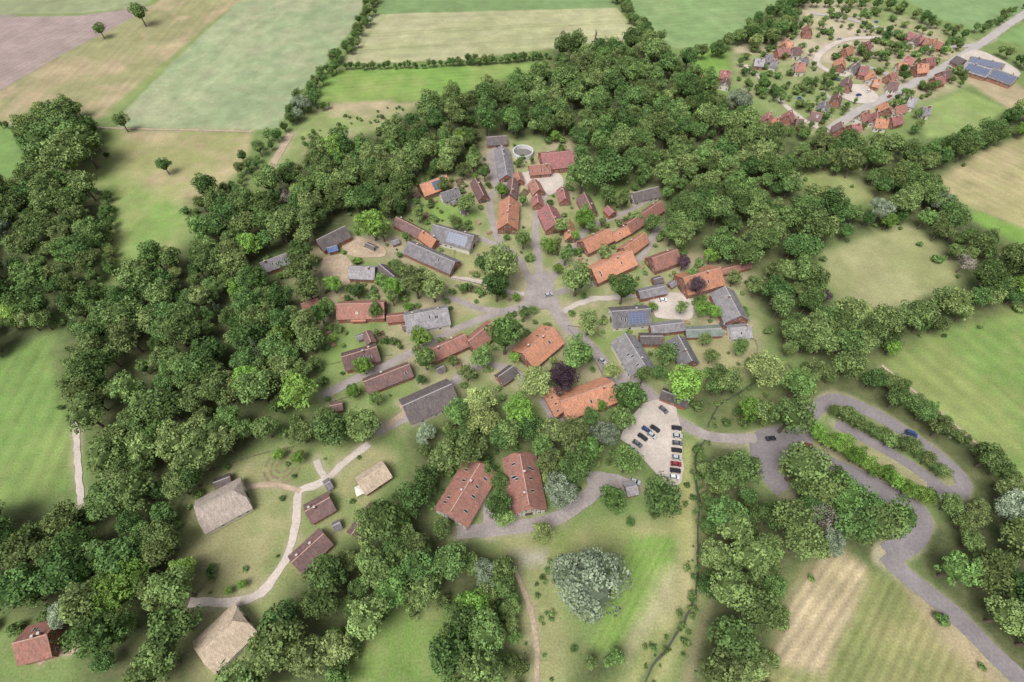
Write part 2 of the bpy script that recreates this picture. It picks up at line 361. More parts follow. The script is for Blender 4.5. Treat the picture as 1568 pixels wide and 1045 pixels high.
brect = []
def building(x1, y1, x2, y2, wd, rc, rh, opt):
    a = Vector(P(x1, y1, rh)); b = Vector(P(x2, y2, rh)); c = (a+b)/2; d = b-a; L = d.length; ang = math.atan2(d.y, d.x)
    if (c-d/2).length > (c+d/2).length: ang += math.pi
    brect.append((c.x, c.y, ang, L/2+0.5, wd/2+0.5))
    thatch = 'h' in opt; small = rh < 5.2
    eh = rh*(0.33 if thatch else 0.42 if not small else 0.62)
    if rc in 'tu': nm = "thatched_barn"
    elif small: nm = "garden_shed"
    elif rc in 'or' and wd > 8.5: nm = "half_timbered_house"
    elif rc in 'pd': nm = "brick_house"
    else: nm = "barn"
    root = empty(nm, (c.x, c.y, 0), ang)
    hl = L/2; hw = wd/2
    il = hl-0.5; iw = hw-0.5
    wm = M_white if ('w' in opt or thatch) else (M_brick if rc in 'ordp' else (M_white if random.random() < .35 else M_brick))
    wb = MB(); sl = (rh-eh)/hw
    zt = eh+sl*0.5-0.12
    hip = 0.30 if 'k' in opt else (0.5 if thatch else 0)
    zc = rh-(rh-eh)*hip-0.15
    ztop = rh-0.2
    for s in (-1, 1):
        wb.poly([(-il, s*iw, 0), (il, s*iw, 0), (il, s*iw, zt), (-il, s*iw, zt)][::s])
        if hip:
            yk = max(0.05, (ztop-zc)/sl-0.1)
            pts = [(s*il, -iw, 0), (s*il, iw, 0), (s*il, iw, zt), (s*il, yk, zc), (s*il, -yk, zc), (s*il, -iw, zt)]
        else: pts = [(s*il, -iw, 0), (s*il, iw, 0), (s*il, iw, zt), (s*il, 0, ztop), (s*il, -iw, zt)]
        wb.poly(pts[::s])
    wb.obj("walls", [wm], parent=root)
    rb = MB(); th = 0.35 if thatch else 0.16; A = hl
    if hip:
        hx = (rh-eh)*hip*0.9
        zk = rh-(rh-eh)*hip; yk = hw*hip
        A = hl-hx
        def ring(o):
            return dict(r0=(-A,0,rh-o), r1=(A,0,rh-o),
              a0=(-hl,-yk,zk-o), a1=(-hl,yk,zk-o), b0=(hl,-yk,zk-o), b1=(hl,yk,zk-o),
              c0=(-hl,-hw,eh-o), c1=(hl,-hw,eh-o), d0=(-hl,hw,eh-o), d1=(hl,hw,eh-o))
        for o, rev in ((0, 1), (th, -1)):
            q = ring(o)
            for keys in (("c0","c1","b0","r1","r0","a0"), ("d1","d0","a1","r0","r1","b1"), ("a1","a0","r0"), ("b0","b1","r1")):
                rb.poly([q[k] for k in keys][::rev])
        q = ring(0); q2 = ring(th)
        lp = ["c0","c1","b0","b1","d1","d0","a1","a0"]
        for i in range(8):
            k1, k2 = lp[i], lp[(i+1) % 8]; rb.poly([q[k1], q2[k1], q2[k2], q[k2]])
    else:
        nseg = max(3, int(L/2.5)); dz = [0]+[random.uniform(-.10, .05) for _ in range(nseg-1)]+[0]   # old roofs sag a little
        for s in (-1, 1):
            for o, rev in ((0, 1), (th, -1)):
                for i in range(nseg):
                    xa = -hl+L*i/nseg; xb = -hl+L*(i+1)/nseg
                    za, zb = dz[i]-o, dz[i+1]-o
                    pts = [(xa, s*hw, eh+za), (xb, s*hw, eh+zb), (xb, 0, rh+zb), (xa, 0, rh+za)]
                    rb.poly(pts[::(rev*(-s))])
                    if o == 0: rb.poly([(xa, s*hw, eh+za), (xa, s*hw, eh+za-th), (xb, s*hw, eh+zb-th), (xb, s*hw, eh+zb)])
        for e in (-1, 1):
            for s in (-1, 1):
                rb.poly([(e*hl, s*hw, eh), (e*hl, 0, rh), (e*hl, 0, rh-th), (e*hl, s*hw, eh-th)])
    rb.obj("roof", [RM[rc]], parent=root)
    rg = MB(); rg.box(-A+.05, A-.05, -0.18, 0.18, rh-0.15, rh+0.08); rg.obj("ridge_cap", [M_ridge if rc in 'ordp' else M_ridgeg if rc in 'glkeb' else RM[rc]], parent=root)
    wn = MB()
    def win(x, y, z, ax, ww=1.0, hh=1.1):
        s = 1 if (x if ax == 'x' else y) > 0 else -1
        if ax == 'x':
            wn.box(min(x, x+s*.05), max(x, x+s*.05), y-ww/2-.1, y+ww/2+.1, z-hh/2-.1, z+hh/2+.1, 1)
            wn.box(min(x+s*.052, x+s*.07), max(x+s*.052, x+s*.07), y-ww/2, y-.04, z-hh/2, z+hh/2, 0)
            wn.box(min(x+s*.052, x+s*.07), max(x+s*.052, x+s*.07), y+.04, y+ww/2, z-hh/2, z+hh/2, 0)
        else:
            wn.box(x-ww/2-.1, x+ww/2+.1, min(y, y+s*.05), max(y, y+s*.05), z-hh/2-.1, z+hh/2+.1, 1)
            wn.box(x-ww/2, x-.04, min(y+s*.052, y+s*.07), max(y+s*.052, y+s*.07), z-hh/2, z+hh/2, 0)
            wn.box(x+.04, x+ww/2, min(y+s*.052, y+s*.07), max(y+s*.052, y+s*.07), z-hh/2, z+hh/2, 0)
    zw = min(1.6, eh*0.55)
    if not small:
        for s in (-1, 1):
            for x in np.arange(-il+1.8, il-1.2, 3.1):
                if random.random() < .75: win(x, s*iw, zw, 'y')
            for y in (-iw*.62, iw*.62): win(s*il, y, zw, 'x')
            if rh > 6.8:
                for y in (-1.3, 1.3): win(s*il, y, eh+(rh-eh)*.33, 'x', 0.8, 0.9)
        if L > 14: 
            db = MB(); db.box(-il-.08, -il, -1.5, 1.5, 0, 2.9); db.obj("barn_door", [M_door], parent=root)
        else:
            db = MB(); db.box(-.5, .5, -iw-.08, -iw, 0, 2.1); db.obj("door", [M_door], parent=root)
        bm = MB()
        if nm == "half_timbered_house" or 'w' in opt:
            for s in (-1, 1):
                x0, x1 = (il, il+.04) if s > 0 else (-il-.04, -il)
                for z in (zt-.1, zt+(rh-eh)*.42):
                    yy = min(iw, (rh-z-.3)/sl)
                    bm.box(x0, x1, -yy, yy, z, z+.22)
                for y in np.linspace(-iw+.2, iw-.2, 8):
                    zz = max(zt, rh-abs(y)*sl-0.5)
                    if hip: zz = min(zz, zc-.2)
                    if abs(y) > 1.55: bm.box(x0-.012*(s < 0), x1+.012*(s > 0), y-.1, y+.1, 0.3, min(zz, zt-.11))
                    if zz > zt+.5: bm.box(x0-.012*(s < 0), x1+.012*(s > 0), y-.1, y+.1, zt+.13, zz)
            bm.obj("timber_frame", [M_beam], parent=root)
    else:
        db = MB(); db.box(-il-.06, -il, -.5, .5, 0, min(2, eh)); db.obj("door", [M_door], parent=root)
        win(0, -iw, zw, 'y', .8, .7)
    if wn.v: wn.obj("windows", [M_glass, M_frame], parent=root)
    if rc in 'ordpgl' and not small and not thatch:
        cb = MB()
        for x in random.sample([-.55, -.2, .25, .6], random.choice((1, 1, 2))):
            xx = x*A; yy = random.choice((-1, 1))*random.uniform(.3, 1.0); zz = rh-abs(yy)*sl
            cb.box(xx-.35, xx+.35, yy-.35, yy+.35, zz-.6, rh+.9); cb.box(xx-.42, xx+.42, yy-.42, yy+.42, rh+.902, rh+1.02, 1)
        cb.obj("chimney", [M_chim, M_conc], parent=root)
        sb = MB(); cnt = 0
        for s in (-1, 1):
            for j in range(random.choice((0, 1, 3)) if 'k' not in opt else 4):
                x = random.uniform(-.85, .85)*(A-1); t = random.uniform(.3, .6)
                y0 = hw*(t-.06); y1 = hw*(t+.1); z0 = rh-sl*y0+.08; z1 = rh-sl*y1+.08
                sb.poly([(x-.45, s*y1, z1), (x+.45, s*y1, z1), (x+.45, s*y0, z0), (x-.45, s*y0, z0)][::-s]); cnt += 1
                for (xa, xb) in ((x-.55, x-.45), (x+.45, x+.55)):
                    sb.poly([(xa, s*y1, z1), (xb, s*y1, z1), (xb, s*y0, z0), (xa, s*y0, z0)][::-s], 1)
        if cnt: sb.obj("roof_windows", [M_glass, M_frame], parent=root)
    if 's' in opt or 'S' in opt:
        nrm = Vector((-math.sin(ang), math.cos(ang))); s = -1 if nrm.y > 0 else 1
        y0 = hw*.15; y1 = hw*.85; o = .12; A2 = (A-.8); xa, xb = (-A2, A2*.8) if 'S' in opt else ((-A2*.2, A2*.8) if math.cos(ang) > 0 else (-A2*.8, A2*.2))
        pb = MB(); pb.poly([(xa, s*y1, rh-sl*y1+o), (xb, s*y1, rh-sl*y1+o), (xb, s*y0, rh-sl*y0+o), (xa, s*y0, rh-sl*y0+o)][::-s])
        pb.obj("solar_panels", [M_solar], parent=root)
for b in B: building(*b)

# ------------------------------------------------------------------ ground sheet
xs = np.concatenate([[-6000, -3000, -1500, -900, -700, -600, -520], np.arange(-500, 500.5, 1.0), [520, 600, 700, 900, 1500, 3000, 6000]])
ys = np.concatenate([[-3000, -1200, -500, -200, -80, -40, -20], np.arange(-6, 575.5, 1.0), [590, 620, 680, 760, 900, 1200, 1800, 3500, 9000]])
GX, GY = np.meshgrid(xs, ys); nx, ny = len(xs), len(ys)
wx = GX+(fbm(GX, GY, 14, 1)-.5)*5; wy = GY+(fbm(GX, GY, 14, 5)-.5)*5
C = np.empty(GX.shape+(3,)); base = np.array((0.145, 0.205, 0.07)); C[:] = base
nA = fbm(GX, GY, 30, 2, 5); nB = fbm(GX, GY, 8, 9); nC = fbm(GX, GY, 90, 4, 5)
def paint(pts, col, soft=1.5, col2=None, amt=1.0, stripe=None, z=0, warp=0.5, op=1.0):
    W = PP(pts, z) if z is not None else pts
    x0, y0 = W.min(0)-12; x1, y1 = W.max(0)+12
    i0, i1 = np.searchsorted(xs, (x0, x1)); j0, j1 = np.searchsorted(ys, (y0, y1))
    i1 = min(nx, i1+1); j1 = min(ny, j1+1); s = (slice(j0, j1), slice(i0, i1))
    X = GX[s]+(wx[s]-GX[s])*warp; Y = GY[s]+(wy[s]-GY[s])*warp
    d = sdf(X, Y, W); m = np.clip(d/soft*.5+.5, 0, 1)*op
    c = np.array(col)[None, None, :]*np.ones(X.shape+(1,))
    if col2 is not None:
        t = np.clip((nA[s]*.7+nB[s]*.3-.5)*5*amt+.5*amt, 0, 1)[..., None]; c = c*(1-t)+np.array(col2)*t
    if stripe:
        a, b, per, am = stripe; pa = np.array(P(*a)); pb = np.array(P(*b)); dd = (pb-pa)/np.linalg.norm(pb-pa)
        u = (GX[s]-pa[0])*-dd[1]+(GY[s]-pa[1])*dd[0]+(wx[s]-GX[s])*.15
        al = (GX[s]-pa[0])*dd[0]+(GY[s]-pa[1])*dd[1]
        streak = vnoise(u*3/per*4, al*.12, 3.0, 31)-.5     # irregular streaks along the working direction
        c = c*(1+am*np.sin(2*np.pi*u/per)[..., None]+(.10+am*.8)*streak[..., None])
    C[s] = C[s]*(1-m[..., None])+c*m[..., None]
def paintline(pts, wd, col, soft=2.0, op=0.8, noisy=True):
    W = pts; x0, y0 = W.min(0)-15; x1, y1 = W.max(0)+15
    i0, i1 = np.searchsorted(xs, (x0, x1)); j0, j1 = np.searchsorted(ys, (y0, y1)); s = (slice(j0, j1+1), slice(i0, i1+1))
    d = seg_dist(wx[s], wy[s], W); m = np.clip((wd-d)/soft+.5, 0, 1)*op
    if noisy: m = m*np.clip(nB[s]*2.2-.3, 0, 1)
    C[s] = C[s]*(1-m[..., None])+np.array(col)*m[..., None]
GRN = (0.15, 0.23, 0.065); GRN2 = (0.18, 0.24, 0.08); BRI = (0.16, 0.28, 0.06); TAN = (0.36, 0.30, 0.19); TAN2 = (0.27, 0.26, 0.13)
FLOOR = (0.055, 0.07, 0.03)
paint([(-2500,-300),(-200,-100),(200,-90),(100,0),(-100,60),(-900,120)], (0.27,0.22,0.22), 4)
paint([(0,26),(120,24),(232,10),(190,36),(100,82),(0,140),(-300,200),(-400,120)], (0.295,0.228,0.218), 2, (0.26,0.205,0.195), .7, stripe=((0,130),(180,30),5,.04))
paint([(-300,-20),(200,-60),(245,-10),(215,12),(120,21),(0,23),(-300,60)], (0.22,0.25,0.14), 2)
paint([(245,0),(275,-60),(470,-60),(375,0),(330,30),(250,100),(165,177),(130,187),(0,190),(-300,230),(0,140),(100,82),(200,30)], (0.345,0.28,0.175), 3, (0.24,0.235,0.12), 1.2, stripe=((130,187),(245,60),7,.03))
paint([(300,60),(372,0),(365,20),(250,110),(180,172),(160,172)], (0.19,0.24,0.09), 3)
paint([(375,-5),(470,-70),(620,-70),(560,5),(535,50),(500,95),(460,140),(425,197),(385,200),(180,195),(188,172),(300,62)], (0.235,0.295,0.165), 1.5, (0.29,0.31,0.19), .9, stripe=((300,62),(470,-70),18,.02))
for k_ in range(6):
    x0_ = 230+k_*38; paintline(PP([(x0_, 190), (x0_+125+k_*6, 60), (x0_+190+k_*6, -10)]), .4, (0.20,0.25,0.12), 1.2, .4, False)
paint([(180,199),(386,203),(372,260),(320,300),(285,340),(250,380),(200,420),(168,420),(165,330),(140,290),(152,230)], (0.36,0.30,0.18), 3, (0.25,0.26,0.11), .9)
paint([(150,215),(185,200),(180,260),(230,290),(300,320),(270,380),(200,425),(165,425),(160,330),(140,290)], (0.17,0.265,0.075), 6, (0.25,0.28,0.11), .8)
paint([(-200,190),(28,190),(35,225),(50,262),(-10,275),(-300,280)], (0.15,0.25,0.075), 2)
paint([(590,-2),(640,-80),(900,-80),(945,-5),(940,12),(575,21)], (0.155,0.24,0.10), 1.5)
paint([(573,22),(943,12),(988,62),(900,68),(835,76),(710,92),(525,98)], (0.35,0.345,0.205), 1.5, (0.30,0.32,0.165), .6, stripe=((573,60),(960,45),14,.03))
for tl in ([(560,52),(700,44),(850,36),(960,32)], [(556,56),(700,48),(850,40),(962,36)], [(590,22),(560,60),(545,96)], [(940,14),(960,40),(972,62)], [(545,78),(700,68),(850,58),(975,52)]): paintline(PP(tl), .5, (0.22,0.26,0.11), 1.5, .8, False)
paint([(498,110),(600,104),(720,100),(840,97),(850,118),(720,150),(600,155),(490,160)], (0.16,0.28,0.062), 1.5, (0.23,0.29,0.095), .6, stripe=((500,130),(840,105),5,.04))
paint([(850,115),(900,112),(905,145),(870,145)], BRI, 2)
paint([(470,175),(495,160),(600,157),(660,155),(600,190),(560,205),(480,235),(452,262),(400,280),(440,215)], (0.33,0.30,0.18), 3, (0.19,0.24,0.09), 1.1)
paint([(500,158),(600,154),(600,165),(500,170)], TAN, 3)
paint([(950,-5),(960,-80),(1250,-80),(1195,0),(1120,68),(1060,82),(1010,68)], (0.165,0.255,0.105), 2, (0.205,0.27,0.125), .5, stripe=((980,10),(1150,-5),6,.03))
paint([(1060,85),(1110,70),(1120,110),(1090,165),(1050,120)], BRI, 3)
paint([(1120,75),(1240,0),(1330,5),(1430,40),(1500,65),(1500,120),(1400,165),(1300,215),(1230,205),(1130,135)], (0.35,0.31,0.20), 4, (0.20,0.25,0.10), 1.1)
paint([(1130,80),(1240,5),(1330,20),(1350,60),(1290,110),(1240,115),(1230,70)], (0.43,0.37,0.27), 5, (0.3,0.3,0.16), .6, op=.9)
paint([(1380,-5),(1500,-80),(1750,-80),(1568,20),(1500,48),(1440,30)], (0.165,0.255,0.11), 2)
paint([(1560,40),(1700,-40),(1900,-20),(1700,120),(1568,70),(1525,62)], (0.15,0.25,0.09), 2)
paint([(1410,165),(1475,138),(1540,165),(1500,205),(1420,212)], (0.20,0.28,0.09), 2, (0.25,0.29,0.125), .6)
paint([(1470,120),(1540,120),(1640,180),(1568,190),(1535,160)], (0.34,0.28,0.18), 3)
paint([(1420,285),(1480,240),(1568,205),(1800,180),(1800,450),(1568,352),(1500,325)], (0.36,0.305,0.175), 3, (0.28,0.27,0.125), .9, stripe=((1430,280),(1568,350),6,.04))
paint([(1500,325),(1568,352),(1700,420),(1568,380),(1480,335)], BRI, 2)
paint([(1210,252),(1280,258),(1330,275),(1365,302),(1300,312),(1240,300)], (0.27,0.285,0.13), 3, (0.21,0.25,0.09), .7)
paint([(1262,388),(1380,338),(1425,358),(1485,425),(1400,462),(1340,482),(1285,460),(1262,425)], (0.31,0.31,0.16), 3, (0.25,0.27,0.12), 1.0)
paint([(1335,548),(1450,500),(1568,470),(1800,400),(1900,900),(1568,752),(1500,692),(1420,615)], (0.15,0.24,0.065), 2, (0.205,0.25,0.085), .9, stripe=((1350,550),(1568,740),9,.06))
paint([(1270,830),(1335,870),(1400,900),(1470,955),(1530,1015),(1560,1060),(1150,1080),(1185,960),(1225,870)], (0.185,0.21,0.08), 2, (0.265,0.24,0.115), 1, stripe=((1330,900),(1260,1040),3.2,.13))
paint([(1272,828),(1330,868),(1325,900),(1260,1035),(1180,1015),(1200,930),(1240,860)], (0.39,0.32,0.205), 2, (0.27,0.235,0.13), 1, stripe=((1300,860),(1200,1010),3.5,.15))
paint([(1390,900),(1470,955),(1560,1060),(1530,1060),(1440,985)], (0.34,0.27,0.18), 3, op=.8)
paint([(-400,560),(0,548),(72,515),(92,600),(112,650),(112,748),(40,770),(0,784),(-400,900)], (0.145,0.235,0.065), 2.5, (0.20,0.25,0.085), .8, stripe=((0,780),(90,600),7,.07))
paint([(480,360),(560,320),(640,270),(720,240),(745,205),(880,215),(900,270),(1010,280),(1060,380),(1150,400),(1170,470),(1160,560),(1060,600),(1000,600),(900,660),(840,660),(760,620),(640,660),(500,640),(470,560),(460,470),(440,420)], (0.19,0.24,0.09), 5, (0.32,0.28,0.18), 1.0)
for pts, c in [([(640,300),(700,300),(740,330),(720,345),(660,335)], BRI), ([(500,500),(600,495),(600,545),(500,560)], GRN),([(880,440),(930,420),(925,450),(880,465)], GRN2),
   ([(690,380),(730,372),(760,385),(740,420),(690,425)], TAN2), ([(690,430),(760,440),(790,460),(700,455)], (0.26,0.28,0.115)), ([(690,465),(740,475),(700,490),(690,485)], (0.32,0.29,0.16)),
   ([(870,500),(930,520),(950,575),(920,545)], GRN), ([(1060,510),(1150,515),(1160,560),(1120,590),(1070,570)], (0.28,0.27,0.135)), ([(500,600),(620,585),(610,640),(520,650)], (0.18,0.25,0.085)),
   ([(470,500),(530,500),(540,590),(490,600)], (0.155,0.25,0.065)), ([(900,270),(960,280),(950,310),(905,300)], BRI),([(590,500),(615,500),(620,545),(600,545)], (0.36,0.32,0.2)),
   ([(560,350),(620,370),(620,400),(560,395)], (0.38,0.31,0.23)), ([(1030,450),(1060,455),(1060,490),(1020,480)], (0.42,0.37,0.3))]:
    paint(pts, c, 4, None, 1, op=.8)
paint([(255,790),(300,735),(380,700),(440,680),(570,672),(610,700),(560,790),(500,850),(450,900),(420,960),(370,1010),(310,1060),(270,1060),(275,960),(255,900)], (0.19,0.24,0.088), 3, (0.275,0.265,0.135), 1.1)
paint([(-60,930),(70,930),(120,975),(125,1060),(-60,1060)], (0.15,0.21,0.07), 3)
paint([(520,960),(600,920),(700,905),(715,1060),(500,1060)], (0.145,0.225,0.06), 4, (0.225,0.245,0.105), 1)
paint([(780,860),(860,850),(880,1060),(780,1060)], (0.18,0.24,0.085), 4, (0.26,0.27,0.125), 1)
paint([(765,820),(1040,790),(1060,820),(860,860),(780,865)], (0.19,0.25,0.08), 4, (0.28,0.27,0.13), .8)
paint([(965,822),(1033,822),(1028,880),(985,950),(935,1000),(905,985),(930,930)], (0.15,0.26,0.06), 1.5, (0.17,0.25,0.065), .8, warp=.3, stripe=((1000,825),(920,980),2.6,.08))
paint([(1040,750),(1085,740),(1085,860),(1060,960),(1020,1060),(940,1060),(1000,960),(1040,860)], (0.23,0.255,0.10), 3, (0.34,0.315,0.165), 1.0)
paint([(1010,880),(1030,870),(1030,920),(990,970),(960,1010),(955,1000)], (0.40,0.36,0.22), 3, op=.8)
paint([(1045,680),(1062,680),(1058,800),(1045,860),(1035,800)], (0.29,0.30,0.12), 3)
paint([(1085,930),(1095,920),(1060,1060),(1040,1060)], TAN, 2)
paint([(1090,650),(1150,600),(1230,560),(1290,560),(1240,620),(1160,655)], (0.16,0.25,0.065), 4, (0.21,0.27,0.09), .6)
paint([(790,845),(830,845),(830,860),(800,862)], (0.38,0.35,0.3), 3)
paint([(1215,690),(1290,660),(1400,720),(1480,745),(1400,770),(1300,730)], (0.27,0.25,0.14), 4)

# ------------------------------------------------------------------ woodland outlines (crown level)
WOOD = [
 ("woodland", [(-60,280),(60,262),(140,282),(152,345),(155,405),(110,450),(60,500),(0,535),(-60,540)], 8.5, 1.0),
 ("woodland", [(155,440),(200,420),(250,388),(300,355),(285,300),(345,275),(395,290),(480,225),(500,240),(545,300),(540,340),(480,365),(470,395),(400,385),(390,410),(440,420),(450,470),(485,505),(470,560),(430,610),(425,665),(370,690),(300,725),(258,775),(262,850),(300,880),(302,940),(290,1060),(125,1060),(118,960),(88,880),(100,790),(150,740),(135,660),(90,600),(85,530),(110,460)], 8.2, 1.0),
 ("woodland", [(-50,790),(50,772),(110,790),(125,870),(125,960),(60,945),(-50,945)], 8, 1.0),
 ("woodland", [(480,218),(570,198),(640,158),(700,142),(760,118),(840,108),(842,70),(900,66),(1000,62),(1060,92),(1045,115),(1130,150),(1180,205),(1215,250),(1235,300),(1300,315),(1400,330),(1250,375),(1235,415),(1170,400),(1100,392),(1050,380),(1015,330),(1010,280),(955,275),(900,265),(880,245),(885,215),(860,200),(790,205),(745,198),(725,262),(640,262),(625,320),(590,335),(550,320),(500,300)], 8.6, 1.0),
 ("woodland", [(1185,205),(1250,212),(1340,235),(1430,290),(1500,335),(1568,380),(1620,400),(1568,412),(1480,418),(1430,352),(1375,325),(1360,298),(1300,262),(1215,250)], 8.3, 0.95),
 ("woodland", [(1230,205),(1300,215),(1400,212),(1480,212),(1540,175),(1640,140),(1640,180),(1500,225),(1430,270),(1340,250)], 8, 0.85),
 ("woodland", [(1165,400),(1245,418),(1270,465),(1330,492),(1400,470),(1480,432),(1568,405),(1640,400),(1640,450),(1560,468),(1450,495),(1335,548),(1290,558),(1240,545),(1200,530),(1180,490),(1150,450)], 8.3, 0.95),
 ("woodland", [(1300,560),(1345,560),(1430,625),(1520,700),(1580,750),(1560,780),(1490,760),(1490,740),(1440,690),(1380,645),(1320,610),(1270,600)], 7, 0.8),
 ("woodland", [(1425,790),(1500,775),(1568,760),(1640,800),(1640,1060),(1560,1040),(1500,965),(1440,905),(1405,870)], 8.3, 1.0),
 ("woodland", [(1085,665),(1145,665),(1150,730),(1190,765),(1255,785),(1262,835),(1225,875),(1200,950),(1170,1070),(1050,1070),(1085,940),(1078,800),(1080,700)], 7.4, 0.95),
 ("woodland", [(1190,690),(1245,690),(1300,745),(1388,788),(1390,830),(1340,862),(1285,838),(1255,805),(1205,760)], 7.2, 0.92),
 ("woodland", [(1180,590),(1250,560),(1290,590),(1240,615),(1200,645),(1160,650),(1095,655),(1110,620)], 8.5, 0.85),
 ("woodland", [(495,855),(560,815),(612,745),(655,700),(665,780),(700,822),(740,832),(780,845),(785,880),(765,915),(690,915),(640,920),(580,950),(530,1000),(515,1060),(345,1060),(400,990),(440,900)], 8.0, 1.0),
 ("woodland", [(690,905),(765,880),(785,930),(775,1060),(700,1060)], 8, 0.9),
 ("woodland", [(625,660),(680,640),(720,600),(760,610),(780,640),(850,655),(930,670),(940,690),(860,695),(760,690),(735,690),(690,690),(665,760),(640,780),(635,720),(620,690)], 8.2, 0.8),
 ("woodland", [(890,990),(960,1000),(930,1060),(880,1060)], 7, 0.6),
 ("woodland", [(25,180),(60,155),(120,160),(150,200),(140,250),(90,270),(40,240)], 7.5, 0.95),
 ("woodland", [(455,625),(540,640),(580,655),(540,668),(470,680),(440,665)], 8, .9),
 ("woodland", [(1135,55),(1190,25),(1230,15),(1215,50),(1150,70)], 8, .8),
 ("woodland", [(1060,600),(1100,560),(1130,580),(1110,625),(1075,640)], 8, .8),
 ("woodland", [(955,620),(1000,590),(990,620),(960,660),(940,650)], 8, .7),
]
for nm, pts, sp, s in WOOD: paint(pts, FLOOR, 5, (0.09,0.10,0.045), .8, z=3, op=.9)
for (L, hwd), (nm, pts, wd, mt) in zip(road_w, ROADS):
    paintline(L, wd/2+1.0, (0.31,0.28,0.19), 2.0, .7)
CRK = ([(1080,672),(1064,700),(1070,760),(1070,830),(1068,900),(1052,945),(1025,985),(1000,1020),(985,1060)], [(1085,655),(1100,622),(1135,600),(1170,578),(1210,560)])
for c_ in CRK: paintline(smooth_line(PP(c_), 4), 1.4, (0.10,0.13,0.05), 2.0, .8, False)
vg = np.stack([GX.ravel(), GY.ravel(), np.zeros(GX.size)], 1)
idx = np.arange(nx*ny).reshape(ny, nx)
q = np.stack([idx[:-1, :-1], idx[:-1, 1:], idx[1:, 1:], idx[1:, :-1]], -1).reshape(-1, 4)
me = bpy.data.meshes.new("ground"); me.vertices.add(nx*ny); me.vertices.foreach_set("co", vg.ravel())
me.loops.add(q.size); me.loops.foreach_set("vertex_index", q.ravel().astype(np.int32))
me.polygons.add(len(q)); me.polygons.foreach_set("loop_start", np.arange(0, q.size, 4, dtype=np.int32)); me.polygons.foreach_set("loop_total", np.full(len(q), 4, dtype=np.int32))
me.update(calc_edges=True)
ca = me.color_attributes.new("Col", 'FLOAT_COLOR', 'POINT')
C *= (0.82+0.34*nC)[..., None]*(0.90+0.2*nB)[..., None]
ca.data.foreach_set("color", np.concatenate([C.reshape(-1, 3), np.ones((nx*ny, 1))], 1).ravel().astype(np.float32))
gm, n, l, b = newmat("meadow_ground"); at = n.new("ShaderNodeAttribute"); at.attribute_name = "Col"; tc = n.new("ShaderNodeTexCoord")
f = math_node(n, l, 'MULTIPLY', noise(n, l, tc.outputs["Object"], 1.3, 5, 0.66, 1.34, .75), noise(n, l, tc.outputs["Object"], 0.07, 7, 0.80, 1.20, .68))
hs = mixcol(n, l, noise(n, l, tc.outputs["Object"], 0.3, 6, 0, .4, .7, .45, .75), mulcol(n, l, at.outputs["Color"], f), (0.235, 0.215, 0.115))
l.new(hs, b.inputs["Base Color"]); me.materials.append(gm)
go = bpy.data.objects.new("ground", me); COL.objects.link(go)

for pts, wd in zip(CRK, (.75, .7)):
    L = smooth_line(PP(pts), 2); L += np.stack([fbm(L[:,0], L[:,1], 9, 3), fbm(L[:,0], L[:,1], 9, 8)], 1)*2-1.0
    T = np.gradient(L, axis=0); T /= np.linalg.norm(T, axis=1)[:, None]; N = np.stack([-T[:,1], T[:,0]], 1); v = []; f = []
    for kk in range(len(L)):
        w1, w2 = wd/2+(rng.random(2)-.5)*.5; v += [(*(L[kk]-N[kk]*w1), .03), (*(L[kk]+N[kk]*w2), .03)]
        if kk: f.append((2*kk-2, 2*kk, 2*kk+1, 2*kk-1))
    mesh("creek_water", v, f, [M_water]); road_w.append((L, -1.5))

